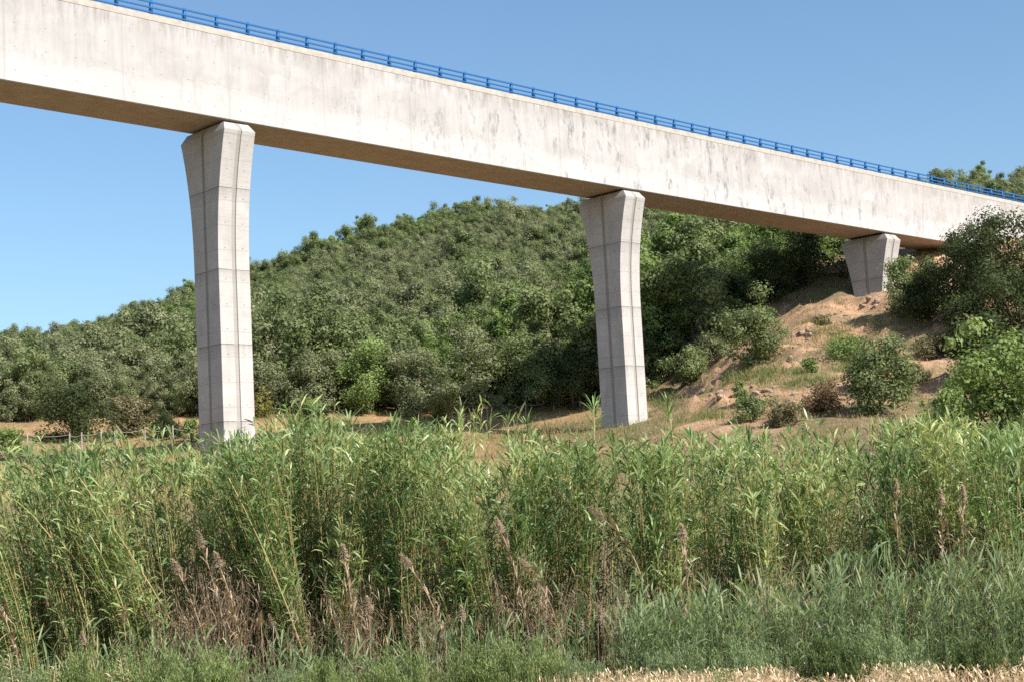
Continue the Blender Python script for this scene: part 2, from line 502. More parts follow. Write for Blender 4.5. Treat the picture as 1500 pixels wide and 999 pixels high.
def ground(X, Y):
    X = np.asarray(X, float); Y = np.asarray(Y, float)
    sh = X.shape
    x = X.ravel(); y = Y.ravel()
    out = np.empty(len(x))
    for i in range(0, len(x), 20000):
        p = np.stack([x[i:i + 20000], y[i:i + 20000]], -1) / _sc
        k = _phi(((p[:, None] - _C[None]) ** 2).sum(-1))
        out[i:i + 20000] = k @ _W[:_n] + _W[_n] + p @ _W[_n + 1:]
    # blend to open rolling land far away
    rad = np.hypot(x - 0, y - 130)
    far = 14 + 5 * np.sin(x / 190.0) * np.cos(y / 240.0)
    far = np.where(y < 0, far * np.clip(1 + y / 500.0, 0.1, 1) * 0, far)
    w = np.clip((rad - 190) / 220, 0, 1); w = w * w * (3 - 2 * w)
    out = out * (1 - w) + far * w
    # small relief: stronger on the bare bank to the right
    amp = .05 + .22 * np.clip((x - 2) / 20, 0, 1) * np.clip((y - 78) / 12, 0, 1) * np.clip((150 - y) / 15, 0, 1) + .10 * np.clip((y - 105) / 20, 0, 1)
    out = out + amp * fbm(x / 3.1, y / 3.1, 4, 11) * np.clip((600 - rad) / 300, 0, 1)
    # eroded ledges and gullies of the bare bank
    bk = np.clip((x - 6) / 8, 0, 1) * np.clip((y - 80) / 6, 0, 1) * np.clip((142 - y) / 12, 0, 1)
    rid = 1 - 2 * np.abs(vnoise((x + .5 * y) / 5.5, (y - .5 * x) / 11.0, 51))
    gul = 1 - 2 * np.abs(vnoise((x + .4 * y) / 2.3, (y - .4 * x) / 4.5, 52))
    zt = out / 1.7 + .6 * vnoise(x / 7, y / 7, 53)
    fr = zt - np.floor(zt)
    ter = np.clip((fr - .55) / .45, 0, 1) ** 2 - .45 * fr
    out = out + bk * (.48 * rid + .22 * gul + 1.35 * ter * np.clip(.6 + vnoise(x / 9, y / 9, 54), 0, 1))
    return out.reshape(sh)

def gz(x, y):
    return float(ground(np.array([x]), np.array([y]))[0])

def hit(x, y, y0=50.0, y1=420.0):
    d = ray(x, y)
    Ys = np.linspace(y0, y1, 1500)
    P = CAM + d[None] * Ys[:, None]
    g = ground(P[:, 0], P[:, 1])
    below = np.nonzero(P[:, 2] < g)[0]
    i = below[0] if len(below) else len(Ys) - 1
    return np.array([P[i, 0], P[i, 1], g[i]])

def terrain_mat():
    m = M('dry earth and grass')
    tc = m.node('ShaderNodeTexCoord').outputs['Object']
    fld = m.attr('field'); bank = m.attr('bank')
    n1 = m.noise(tc, .22, 6, .62, .4)
    n2 = m.noise(tc, 1.6, 8, .68, .3)
    n3 = m.noise(tc, 9.0, 5, .6)
    base = m.ramp(n2, [(.3, (0.120, 0.092, 0.050)), (.55, (0.200, 0.152, 0.084)), (.75, (0.264, 0.200, 0.112))])
    base = m.mix(m.ramp(n1, [(.46, 0.0), (.60, .75)]), base, (0.092, 0.100, 0.038))
    straw = m.ramp(n2, [(.3, (0.264, 0.164, 0.076)), (.55, (0.376, 0.240, 0.120)), (.75, (0.448, 0.312, 0.168))])
    base = m.mix(fld, base, straw)
    soil = m.ramp(n2, [(.28, (0.247, 0.137, 0.078)), (.5, (0.429, 0.254, 0.150)), (.72, (0.559, 0.370, 0.240))])
    soil = m.mix(m.ramp(n3, [(.5, 0.0), (.72, .5)]), soil, (0.650, 0.481, 0.338))
    geo = m.node('ShaderNodeNewGeometry')
    sepn = m.node('ShaderNodeSeparateXYZ'); m.put(sepn.inputs[0], geo.outputs['True Normal'])
    soil = m.mix(m.ramp(sepn.outputs[2], [(.72, .7), (.88, 0.0)]), soil, (0.468, 0.280, 0.169))
    bf = m.math('MULTIPLY', bank, m.ramp(n1, [(.42, 1.0), (.58, .25)]))
    base = m.mix(bf, base, soil)
    hb = m.math('ADD', m.math('MULTIPLY', n2, .8), m.math('MULTIPLY', n3, .25))
    return m.done(m.principled(base, .95, .15, hb, .25))

def coords(segs):
    out = []
    for a, b, st in segs:
        out.append(np.arange(a, b, st))
    return np.concatenate(out + [[segs[-1][1]]])
gx = coords([(-3000, -600, 240), (-600, -160, 22), (-160, -60, 4), (-60, 4, .9), (4, 58, .45), (58, 80, .9), (80, 170, 4), (170, 610, 22), (610, 3000, 239)])
gy = coords([(-3000, -400, 260), (-400, 10, 16), (10, 70, 2.0), (70, 84, .8), (84, 136, .45), (136, 150, .8), (150, 330, 4), (330, 660, 22), (660, 4000, 334)])
GX, GY = np.meshgrid(gx, gy)
GZ = ground(GX, GY)
nx, ny = len(gx), len(gy)
idx = np.arange(nx * ny).reshape(ny, nx)
quads = np.stack([idx[:-1, :-1], idx[:-1, 1:], idx[1:, 1:], idx[1:, :-1]], -1).reshape(-1, 4)
fx, fy = GX.ravel(), GY.ravel()
wob = fbm(fx / 9, fy / 9, 3, 3)
a_field = np.clip(.85 + .5 * fbm(fx / 5, fy / 3, 3, 8), 0, 1) * np.clip((10 - fx + 4 * wob) / 14, .2, 1) * np.clip((20 - fx) / 8, 0, 1) * np.clip((fy - 68) / 8, 0, 1) * np.clip((123 + 2 * wob - fy) / 4, 0, 1)
a_bank = np.clip((fx - 4 + 4 * wob) / 8, 0, 1) * np.clip((fy - 80 + 3 * wob) / 8, 0, 1) * np.clip((150 + 5 * wob - fy) / 10, 0, 1) * np.clip((fx * .9 + 106 + 4 * wob - fy) / 6, 0, 1)
terr = mesh_np('ground', np.stack([fx, fy, GZ.ravel()], -1), None, quads, {'field': a_field, 'bank': a_bank}, smooth=True, mat=terrain_mat())
tag(link('ground', terr), 'valley floor of dry earth and straw rising to the wooded hillside', 'ground', kind='structure')

# ------------------------------------------------------------------ viaduct
BX0, BY0, BZ0, BA, BG, BK, BH, BW, BKV = 8.23768, 100.47831, 25.73565 + EYE, .8211, -.01484, .00012, 4.99, 3.786, 7e-5
def deck(s, n=0.0, z=0.0):
    t = np.asarray(s, float) - 38.0
    ang = BA + BK * t
    X = BX0 + t * np.sin(BA) + .5 * BK * t * t * np.cos(BA)
    Y = BY0 + t * np.cos(BA) - .5 * BK * t * t * np.sin(BA)
    Z = BZ0 + BG * t + .5 * BKV * t * t
    return np.stack([X - np.cos(ang) * n, Y + np.sin(ang) * n, Z + z], -1)
def deck_rot(s):
    return math.pi / 2 - (BA + BK * (s - 38.0))      # local +x along the bridge, +y to its far side

S0, S1 = -46.0, 104.0
viaduct = link('viaduct', None, loc=tuple(deck(38.75, BW / 2, 0) * np.array([1, 1, 0]) + np.array([0, 0, 6.4])))
tag(viaduct, 'long pale concrete viaduct with flared piers and blue railing crossing the valley', 'viaduct')
VO = np.array(viaduct.location)

def sweep(name, sec, s, mat, uvf=None, closed_ends=True):
    """sweep the cross-section sec [(n,z)...] (closed loop) along stations s"""
    k = len(sec); N = len(s)
    V = []; UV = []
    per = np.concatenate([[0], np.cumsum(np.hypot(*np.diff(np.array(sec + [sec[0]]), axis=0).T))])
    quads = []
    # each strip of the section gets its own vertices so that edges stay sharp
    nv = 0
    for e in range(k):
        a, b = sec[e], sec[(e + 1) % k]
        P = np.stack([deck(s, a[0], a[1]), deck(s, b[0], b[1])], 1) - VO
        V.append(P.reshape(-1, 3))
        va, vb = (a[1] + BH, b[1] + BH) if abs(a[0] - b[0]) < .2 else (per[e] + 20, per[e + 1] + 20)
        UV.append(np.stack([np.repeat(s, 2), np.tile([va, vb], N)], -1))
        i = np.arange(N - 1) * 2 + nv
        quads.append(np.stack([i, i + 2, i + 3, i + 1], -1))
        nv += 2 * N
    V = np.concatenate(V); UV = np.concatenate(UV); quads = np.concatenate(quads)
    # end caps
    me_v = [V]; faces_extra = []
    for st in (s[0], s[-1]):
        P = np.array([deck(st, a, b) for a, b in sec]) - VO
        faces_extra.append(list(range(nv, nv + k))); nv += k
        me_v.append(P); UV = np.vstack([UV, np.zeros((k, 2))])
    V = np.concatenate(me_v)
    me = mesh_np(name, V, [[f[0], f[i], f[i + 1]] for f in faces_extra for i in range(1, k - 1)], quads, uv=UV, mat=mat)
    return me

st = np.arange(S0, S1 + .1, 2.0)
sec = [(.04, -BH), (0, -BH + .04), (0, -.36), (0, -.04), (.45, -.04), (.45, -.75), (BW - .45, -.75), (BW - .45, -.04), (BW, -.04), (BW, -BH + .04), (BW - .04, -BH)]
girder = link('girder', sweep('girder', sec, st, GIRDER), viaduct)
girder['label'] = 'deep pale concrete box girder with stained flat side'
cop = [(-.018, -.34), (-.018, 0), (.47, 0), (.47, -.05), (.004, -.05), (.004, -.34)]
link('coping', sweep('coping', cop, st, COPING), girder)
cop2 = [(BW - .47, -.05), (BW - .47, 0), (BW + .018, 0), (BW + .018, -.34), (BW - .004, -.34), (BW - .004, -.05)]
link('coping', sweep('coping', cop2, st, COPING), girder)

# railing
def post_mesh():
    # flat plate across the bridge, deep at the foot, with a base plate
    b = Bag()
    t0 = .055
    v = np.array([[-t0, -.02, 0], [t0, -.02, 0], [t0, .30, 0], [-t0, .30, 0], [-t0, .02, .80], [t0, .02, .80], [t0, .13, .80], [-t0, .13, .80]])
    b.add(v, None, BOXQ)
    b.add(box_v(-.11, .11, -.03, .34, -.005, .018), None, BOXQ)
    return b.mesh('railing_post', BLUE)
pm = post_mesh()
for i in range(-6, 51):
    s = 2.0 * i
    o = link('railing_post', pm, viaduct, deck(s, .06, 0) - VO, (0, 0, deck_rot(s)))
sr = np.arange(-12, 101, 2.0)
for z0, z1 in ((.10, .17), (.36, .43), (.65, .735)):
    rs_ = [(.045, z0), (.045, z1), (.13, z1), (.13, z0)]
    link('rail', sweep('rail', rs_, sr, BLUE), viaduct)

# piers
def pier_half(d):
    return 1.25 + 1.03 * np.clip((8.15 - d) / 7.52, 0, 1) ** 2.25
PA = .98
def shaft(name, d0, d1, mat, inset=0.0, groove=True, step=.25, chamfer=False, depth0=None):
    """one lift of the shaft between d0 and d1 metres below the girder soffit, local z = -d"""
    nst = max(2, int((d1 - d0) / step) + 1)
    ds = np.linspace(d0, d1, nst)
    if chamfer:
        ds = np.concatenate([[.16, .62], np.linspace(.63, d1, nst)])
    rings = []
    gw, gd = .14, .07
    for k, d in enumerate(ds):
        a = PA - inset; b = pier_half(max(d, .62)) - inset
        if chamfer and k == 0:
            a -= .20; b -= .36
        r = [(-a, -b)]
        if groove:
            g = gd if not (chamfer and k == 0) else 0.0
            r += [(-gw, -b), (-gw + .02, -b + g), (gw - .02, -b + g), (gw, -b)]
        r += [(a, -b)]
        if groove:
            r += [(a, -gw), (a - g, -gw + .02), (a - g, gw - .02), (a, gw)]
        r += [(a, b)]
        if groove:
            r += [(gw, b), (gw - .02, b - g), (-gw + .02, b - g), (-gw, b)]
        r += [(-a, b)]
        if groove:
            r += [(-a, gw), (-a + g, gw - .02), (-a + g, -gw + .02), (-a, -gw)]
        rings.append(np.array([(x, y, -d) for x, y in r]))
    k = len(rings[0])
    V = []; quads = []; dep = []; grv = []; nv = 0
    for e in range(k):
        f = (e + 1) % k
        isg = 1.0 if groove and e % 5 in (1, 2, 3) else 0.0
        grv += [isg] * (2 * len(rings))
        for j, rg in enumerate(rings):
            V += [rg[e], rg[f]]; dd = max(0, ds[j] - (d0 if depth0 is None else depth0)); dep += [dd, dd]
        i = np.arange(len(rings) - 1) * 2 + nv
        quads.append(np.stack([i, i + 2, i + 3, i + 1], -1))
        nv += 2 * len(rings)
    tris = []
    for rg, flip in ((rings[0], 1), (rings[-1], 0)):
        c = nv; V += list(rg) + [np.array([0, 0, rg[0][2]])]; dep += [0.0] * (k + 1); grv += [0.0] * (k + 1)
        for e in range(k):
            tris.append([c + e, c + (e + 1) % k, c + k] if flip else [c + (e + 1) % k, c + e, c + k])
        nv += k + 1
    return mesh_np(name, np.array(V), tris, np.concatenate(quads), {'depth': np.array(dep), 'groove': np.array(grv)}, mat=mat)

def tie_mesh():
    th = np.arange(8) * np.pi / 4
    V = np.stack([.026 * np.cos(th), 0 * th, .026 * np.sin(th)], -1)
    return V
PIERS = [(6.92, [3.70, 8.16, 12.23, 16.4], 21.0, 'tallest flared concrete pier, standing nearest on the left'),
         (38.75, [3.70, 8.15, 12.21], 17.8, 'tall flared concrete pier standing in the middle of the view'),
         (70.5, [3.74], 7.2, 'short flared concrete pier on the bare slope at right')]
for s, joints, dtot, lab in PIERS:
    top = deck(s, BW / 2, -BH)
    core = shaft('pier', .68, dtot, GROOVE, inset=.075, groove=False)
    po = link('pier', core, viaduct, top - VO, (0, 0, deck_rot(s)))
    po['label'] = lab
    ends = joints + [dtot]
    a = .16
    for k, e in enumerate(ends):
        d0 = a if k == 0 else a + .012
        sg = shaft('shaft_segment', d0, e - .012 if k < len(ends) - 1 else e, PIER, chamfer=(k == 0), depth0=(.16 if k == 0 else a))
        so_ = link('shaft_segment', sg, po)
        # tie holes as small dark plugs
        b = Bag()
        V8 = tie_mesh()
        zs = np.arange(max(a, .8) + .55, e - .3, 1.36)
        for d in zs:
            w = float(pier_half(d)); sl_ = (float(pier_half(d + .05)) - w) / .05
            for xx in (-.56, .56):
                for yy, sg_ in ((-w - .004, 1), (w + .004, 1)):
                    V = V8.copy(); V[:, 0] += xx; V[:, 1] = yy + (V[:, 2] * -sl_ * (-1 if yy < 0 else 1)); V[:, 2] -= d
                    b.add(V, [[0, i, i + 1] for i in range(1, 7)] + [[0, i + 1, i] for i in range(1, 7)])
            for yy in (-.62 * w, .62 * w):
                for xx in (-PA - .004, PA + .004):
                    V = np.stack([np.full(8, xx), V8[:, 0] + yy, V8[:, 2] - d], -1)
                    b.add(V, [[0, i, i + 1] for i in range(1, 7)] + [[0, i + 1, i] for i in range(1, 7)])
        if b.n:
            to = link('tie_holes', b.mesh('tie_holes', TIE), po)
            to['kind'] = 'stuff'
        a = e
    for yy in (-1.05, 1.05):
        bb = Bag(); bb.add(box_v(-.42, .42, yy - .35, yy + .35, -.17, .0), None, BOXQ)
        link('bearing', bb.mesh('bearing', RUBBER), po)

# ------------------------------------------------------------------ trees and shrubs
def crown_mesh(name, mat, seed, R=2.2, H=4.6, low=.15, clumps=46, leaves=9500, leaf=.18, crad=(.16, .32), flat=.25, open_=.0):
    """crown: leaf-sized faces gathered in clumps through an uneven volume; base at z=0"""
    r = np.random.default_rng(seed)
    bag = Bag()
    hh = low + (1 - low) * (np.arange(clumps) + r.uniform(0, 1, clumps)) / clumps
    prof = np.sqrt(np.clip(1 - ((hh - .40) / .63) ** 2, .02, 1))
    th = r.uniform(0, 2 * np.pi, clumps)
    rr = r.uniform(.25, 1.0, clumps) ** .55 * prof
    lob = 1 + .24 * np.sin(2 * th + r.uniform(0, 6)) + .18 * np.sin(3 * th + r.uniform(0, 6)) + .10 * np.sin(5 * th + r.uniform(0, 6))
    c = np.stack([np.cos(th) * rr * lob * R * .86, np.sin(th) * rr * lob * R * .86, hh * H * .86 + .05 * H], -1)
    tip = r.choice(clumps, max(2, clumps // 8), replace=False)
    c[tip, 2] += r.uniform(.02, .16, len(tip)) * H
    c += r.normal(size=c.shape) * R * .17
    cr = r.uniform(.7 * crad[0], 1.2 * crad[1], clumps) * R
    n = (leaves * (cr ** 2) / (cr ** 2).sum()).astype(int)
    ci = np.repeat(np.arange(clumps), n)
    N = len(ci)
    dd = unit(r.normal(size=(N, 3)) + np.array([0, 0, .25]))
    rad = cr[ci] * (r.uniform(.3, 1.2, N) + .35 * r.uniform(0, 1, N) ** 4)
    P = c[ci] + dd * rad[:, None] * np.array([1, 1, .85])
    P[:, 2] = np.maximum(P[:, 2], .04)
    nm = unit(dd * 1.4 + r.normal(size=(N, 3)) * .42 + np.array([0, 0, .25]))
    a = unit(np.cross(nm, r.normal(size=(N, 3)))); b = np.cross(nm, a)
    L = leaf * r.uniform(.6, 1.35, N)[:, None]; Wd = L * r.uniform(.5, .8, N)[:, None]
    V = np.stack([P - a * L * .5, P + b * Wd * .5, P + a * L * .5, P - b * Wd * .5], 1)
    tint = np.clip(.55 + r.normal(size=clumps)[ci] * .19 + r.normal(size=N) * .14, 0, 1)
    q = (np.arange(N) * 4)[:, None] + np.array([[0, 1, 2, 3]])
    bag.add(V.reshape(-1, 3), None, q, np.repeat(tint, 4))
    return bag.mesh(name, mat), c

def trunk_mesh(name, seed, c, H, r0=.13, limbs=6):
    r = np.random.default_rng(seed)
    b = Bag()
    top = np.array([r.normal() * .15, r.normal() * .15, H * .55])
    P = np.linspace([0, 0, -.5], top, 6); P[1:-1, :2] += r.normal(size=(4, 2)) * .06
    tube(b, P, np.linspace(r0 * 1.25, r0 * .5, 6), 6)
    for k in r.choice(len(c), min(limbs, len(c)), replace=False):
        t = r.uniform(.3, .95)
        s = P[int(t * 5)]
        e = c[k]
        m_ = (s + e) / 2 + np.array([0, 0, -.1]) + r.normal(size=3) * .1
        tube(b, np.array([s, m_, e]), [r0 * .45, r0 * .3, r0 * .1], 4)
    return b.mesh(name, BARK)

PROTO = {}
def proto(kind, var):
    key = (kind, var)
    if key in PROTO:
        return PROTO[key]
    seed = (abs(hash(kind)) if False else sum(map(ord, kind)) * 17) + var * 101
    prm = dict(oak=dict(R=2.3, H=4.9, low=.06), grey=dict(R=2.2, H=4.5, low=.06, leaf=.17), bright=dict(R=2.0, H=5.2, low=.08, leaf=.18),
               yellow=dict(R=1.1, H=1.9, low=.0, leaf=.11, leaves=2200, clumps=22), brown=dict(R=1.8, H=2.9, low=.02, leaf=.12, leaves=4200),
               dry=dict(R=1.1, H=1.3, low=.0, leaf=.12, leaves=1500, clumps=18))[kind]
    if var >= 3:
        prm = dict(prm, R=prm['R'] * .82, H=prm['H'] * 1.12)
    cm, c = crown_mesh(kind + '_crown', FOL[kind], seed, **prm)
    tm = trunk_mesh(kind + '_trunk', seed + 5, c, prm['H'])
    PROTO[key] = (cm, tm, prm)
    return PROTO[key]

def place_tree(name, kind, var, loc, scale, rotz, label, cat, group=None, meshes=None):
    cm, tm, prm = meshes or proto(kind, var)
    e = link(name, None, loc=loc, rot=(0, 0, rotz), scale=scale)
    link('crown', cm, e)
    link('trunk', tm, e)
    tag(e, label, cat, group)
    return e

taken = []
def special(x, yb, wpx, hpx, kind, name, label, cat, seed, leaf=.13, leaves=6000, low=.06, clumps=40, Y=None, group=None, crad=(.24, .40)):
    """a tree or shrub with its own crown, its foot where the pixel ray meets the ground"""
    p = hit(x, yb) if Y is None else np.array([at(x, yb, Y)[0], Y, gz(at(x, yb, Y)[0], Y)])
    k = p[1] / FPX
    R = wpx * k / 2; H = hpx * k
    leaf *= 1.45
    leaves = int(np.clip(2.1 * (2 * math.pi * R * H * .8 + 3 * R * R) / (leaf * leaf * .36), 1200, 9000))
    cm, c = crown_mesh(kind + '_crown', FOL[kind], seed, R=R, H=H, low=low, clumps=clumps, leaves=leaves, leaf=leaf, crad=crad)
    tm = trunk_mesh(kind + '_trunk', seed, c, H, r0=.03 + .02 * H)
    taken.append((p[0], p[1], R))
    return place_tree(name, kind, 0, tuple(p - np.array([0, 0, .05])), 1, 0, label, cat, group, (cm, tm, None))

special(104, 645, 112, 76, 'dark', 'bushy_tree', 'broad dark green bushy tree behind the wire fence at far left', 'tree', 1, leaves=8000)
special(192, 640, 72, 62, 'brown', 'shrub', 'round grey-brown shrub beside the broad bushy tree left of the first pier', 'shrub', 2, leaf=.11, leaves=6500)
special(36, 612, 42, 26, 'yellow', 'shrub', 'low yellowish shrub on the edge of the straw field at far left', 'shrub', 3, leaves=2500, leaf=.11)
special(14, 668, 46, 40, 'bright', 'shrub', 'bright green shrub at the left edge in front of the fence', 'shrub', 4, leaves=2500, leaf=.12)
special(262, 606, 34, 22, 'yellow', 'shrub', 'small yellow broom bush left of the first pier by the field', 'shrub', 5, leaves=1800, leaf=.10)
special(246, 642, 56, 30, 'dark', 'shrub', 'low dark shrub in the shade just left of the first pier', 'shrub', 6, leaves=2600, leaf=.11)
special(281, 646, 24, 34, 'bright', 'shrub', 'small leafy bush touching the left side of the first pier', 'shrub', 7, leaves=1500, leaf=.11)
special(384, 612, 34, 42, 'yellow', 'shrub', 'yellow-green broom bush right against the first pier', 'shrub', 8, leaves=2600, leaf=.11)
special(419, 598, 48, 34, 'yellow', 'shrub', 'wide yellow-green broom bush right of the first pier', 'shrub', 9, leaves=3000, leaf=.11)
special(462, 628, 44, 40, 'bright', 'shrub', 'green bush at the field edge right of the broom bushes', 'shrub', 10, leaves=2600, leaf=.11)
special(452, 606, 74, 92, 'grey', 'oak_tree', 'grey-green oak at the hill foot right of the first pier', 'tree', 11, leaves=7000)
special(540, 606, 78, 112, 'bright', 'oak_tree', 'bright green round tree at the hill foot between the piers', 'tree', 12, leaves=8000)
special(612, 612, 72, 104, 'grey', 'oak_tree', 'dusky grey oak at the hill foot beside the bright green tree', 'tree', 13, leaves=7000)
special(690, 604, 84, 128, 'grey', 'oak_tree', 'tall grey-green oak at the hill foot between the piers', 'tree', 14, leaves=8500)
special(772, 602, 86, 108, 'oak', 'oak_tree', 'green oak at the hill foot left of the middle pier', 'tree', 15, leaves=8000)
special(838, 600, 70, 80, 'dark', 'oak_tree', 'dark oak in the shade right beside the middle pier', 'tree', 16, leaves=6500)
special(650, 628, 46, 48, 'yellow', 'shrub', 'yellow-green shrub under the dark oaks behind the field fence', 'shrub', 17, leaves=2500, leaf=.11)
special(1110, 532, 92, 78, 'oak', 'bushy_tree', 'round grey-green tree on the slope right of the middle pier', 'tree', 18, leaves=9000, leaf=.13)
special(1292, 604, 106, 100, 'oak', 'bushy_tree', 'large round green bush on the bank below the short pier', 'shrub', 19, leaves=9500, leaf=.12)
special(1338, 462, 74, 86, 'oak', 'oak_tree', 'green oak touching the right side of the short pier', 'tree', 20, leaves=8500, leaf=.13)
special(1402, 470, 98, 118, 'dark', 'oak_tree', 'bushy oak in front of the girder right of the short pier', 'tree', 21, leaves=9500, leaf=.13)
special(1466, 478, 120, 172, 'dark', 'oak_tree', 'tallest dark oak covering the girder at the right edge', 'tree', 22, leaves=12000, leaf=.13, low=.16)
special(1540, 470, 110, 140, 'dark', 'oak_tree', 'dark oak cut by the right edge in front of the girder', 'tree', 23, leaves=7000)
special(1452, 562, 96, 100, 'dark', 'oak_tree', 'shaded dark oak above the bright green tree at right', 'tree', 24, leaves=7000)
special(1466, 668, 146, 172, 'bright', 'broadleaf_tree', 'bright green broad tree at the lower right edge above the reeds', 'tree', 25, leaves=13000, leaf=.15, low=.12)
special(1542, 640, 120, 160, 'bright', 'broadleaf_tree', 'green tree cut off by the right edge behind the reeds', 'tree', 26, leaves=7000, leaf=.15)
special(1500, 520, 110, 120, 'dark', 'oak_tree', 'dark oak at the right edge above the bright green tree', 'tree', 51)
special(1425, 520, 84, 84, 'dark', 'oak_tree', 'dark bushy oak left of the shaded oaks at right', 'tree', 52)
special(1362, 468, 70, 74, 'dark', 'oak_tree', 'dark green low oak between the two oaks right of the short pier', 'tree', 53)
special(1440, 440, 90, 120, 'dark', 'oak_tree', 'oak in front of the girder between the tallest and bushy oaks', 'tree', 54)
special(1395, 640, 70, 76, 'bright', 'shrub', 'green bush left at the foot of the bright green broad tree', 'shrub', 55)
special(1010, 560, 70, 44, 'oak', 'shrub', 'dark shrub at the wood edge right of the middle pier', 'shrub', 57)
special(1262, 560, 40, 26, 'brown', 'shrub', 'dusty small shrub left beside the large round bush', 'shrub', 58)
special(1086, 593, 20, 36, 'bright', 'juniper', 'small upright dark green juniper on the bare earth', 'shrub', 27, leaves=2200, leaf=.09, clumps=22, crad=(.4, .6))
special(1187, 545, 24, 20, 'bright', 'shrub', 'small round green shrub in the middle of the slope', 'shrub', 28, leaves=1500, leaf=.1)
special(1042, 530, 54, 34, 'grey', 'shrub', 'pale spreading shrub left of the round grey-green tree', 'shrub', 29, leaves=3000, leaf=.11)
special(1246, 526, 62, 28, 'bright', 'shrub', 'low green shrub left above the large round bush', 'shrub', 30, leaves=3000, leaf=.1)
special(1206, 476, 24, 13, 'brown', 'shrub', 'tiny grey cushion shrub on the rocks below the short pier', 'shrub', 31, leaves=1200, leaf=.09)
special(1204, 606, 62, 36, 'dry', 'shrub', 'withered brown shrub left of the large round bush', 'shrub', 32, leaves=4200, leaf=.11)
special(1104, 616, 60, 28, 'oak', 'shrub', 'low dark shrub below the juniper', 'shrub', 33, leaves=2600, leaf=.1)
special(1150, 624, 50, 30, 'brown', 'shrub', 'low dusty shrub below the withered brown one', 'shrub', 34, leaves=2400, leaf=.1)
special(1375, 522, 60, 30, 'brown', 'shrub', 'dull shrub on the shaded bank left of the bright green tree', 'shrub', 35, leaves=2600, leaf=.1)
special(1345, 560, 40, 22, 'brown', 'shrub', 'small dull shrub right of the large round bush', 'shrub', 36, leaves=1800, leaf=.1)
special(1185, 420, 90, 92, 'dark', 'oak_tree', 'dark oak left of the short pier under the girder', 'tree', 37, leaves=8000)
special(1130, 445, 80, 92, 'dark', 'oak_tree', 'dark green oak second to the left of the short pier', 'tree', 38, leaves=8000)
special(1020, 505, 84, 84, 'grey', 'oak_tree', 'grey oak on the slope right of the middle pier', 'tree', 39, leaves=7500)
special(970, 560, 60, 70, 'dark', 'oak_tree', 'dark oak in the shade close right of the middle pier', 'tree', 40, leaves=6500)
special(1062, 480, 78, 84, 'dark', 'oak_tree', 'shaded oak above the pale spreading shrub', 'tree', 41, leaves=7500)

# the hillside wood: nearest trees one by one, the far ones as one mass
cand = []
r = np.random.default_rng(21)
Yc = 106.0
while Yc < 285:
    sp = 1.72 + .0028 * (Yc - 106)
    for X in np.arange(-.46 * Yc, .47 * Yc, sp):
        cand.append((X + r.uniform(-.5, .5) * sp, Yc + r.uniform(-.5, .5) * sp))
    Yc += sp
cand = np.array(cand)
pr = project(np.column_stack([cand, ground(cand[:, 0], cand[:, 1])]))
keep = np.ones(len(cand), bool)
# foot of the wood as seen from the field: limit of the trees as a line in plan
lim_x = np.array([-80, -45, -20, -8, 0, 8, 14, 20, 26, 32, 40, 48, 60, 90])
lim_y = np.array([119, 119, 119, 119, 118.5, 118, 120, 124, 131, 142, 147, 150, 150, 150])
keep &= cand[:, 1] > np.interp(cand[:, 0], lim_x, lim_y) + 1.2 * fbm(cand[:, 0] / 6, cand[:, 1] / 6, 2, 9)
for (tx, ty, tr) in taken:
    keep &= np.hypot(cand[:, 0] - tx, cand[:, 1] - ty) > tr * .8 + .5
# keep clear of the piers and the girder near the abutment
for s in (6.92, 38.75, 70.5):
    c = deck(s, BW / 2)
    keep &= np.hypot(cand[:, 0] - c[0], cand[:, 1] - c[1]) > 4.0
sg = np.arange(74, 104, 1.0); dk = deck(sg, BW / 2)
for c in dk:
    keep &= np.hypot(cand[:, 0] - c[0], cand[:, 1] - c[1]) > 5.0
# nothing on the far slope beyond the crest
cand = cand[keep]
cz = ground(cand[:, 0], cand[:, 1])
pr = project(np.column_stack([cand, cz + 4]))
ang = (cz + 3.5 - EYE) / cand[:, 1]
ub = np.round(cand[:, 0] / cand[:, 1] * 60).astype(int)
order = np.argsort(cand[:, 1])
hor = {}
vis = np.zeros(len(cand), bool)
for i in order:
    a = hor.get(ub[i], -9)
    if ang[i] > a - .012:
        vis[i] = True
    hor[ub[i]] = max(a, ang[i])
cand, cz, pr = cand[vis], cz[vis], pr[vis]
NT = len(cand)
scl = r.uniform(.40, .76, NT) * np.where(r.uniform(0, 1, NT) < .22, r.uniform(1.15, 1.75, NT), 1) * (1 - .14 * np.clip((cand[:, 1] - 150) / 100, 0, 1))
scl *= np.where((cand[:, 1] < 150) & (r.uniform(0, 1, NT) < .45), r.uniform(1.2, 1.7, NT), 1)
tone = fbm(cand[:, 0] / 14, cand[:, 1] / 14, 3, 5) + r.normal(size=NT) * .35
kinds = np.where(tone > .78, 2, np.where(tone > .0, 0, 1))
variant = r.integers(0, 5, NT)
KN = ['oak', 'grey', 'bright']
CN = ['dark green', 'grey-green', 'bright green']
inframe = (pr[:, 0] > -20) & (pr[:, 0] < 1520) & (pr[:, 1] > 150)
size_px = scl * 4.6 / cand[:, 1]
under_deck = np.interp(pr[:, 0], [0, 1500], [150, 395])
score = np.where(inframe, size_px, 0)
pick = np.argsort(-score)[:262]
is_ind = np.zeros(NT, bool); is_ind[pick] = True
def zone(i):
    x, y = pr[i]
    zx = ('at far left' if x < 140 else 'left of the tallest pier' if x < 285 else 'behind the tallest pier' if x < 376 else 'right of the tallest pier' if x < 550 else
          'midway between the tall piers' if x < 720 else 'left of the middle pier' if x < 885 else 'behind the middle pier' if x < 950 else 'right of the middle pier' if x < 1110 else 'beyond the short pier')
    row = 'at foot of' if cand[i, 1] < 127 else 'low on' if cand[i, 1] < 142 else 'halfway up'
    return f'{row} the hill {zx}'
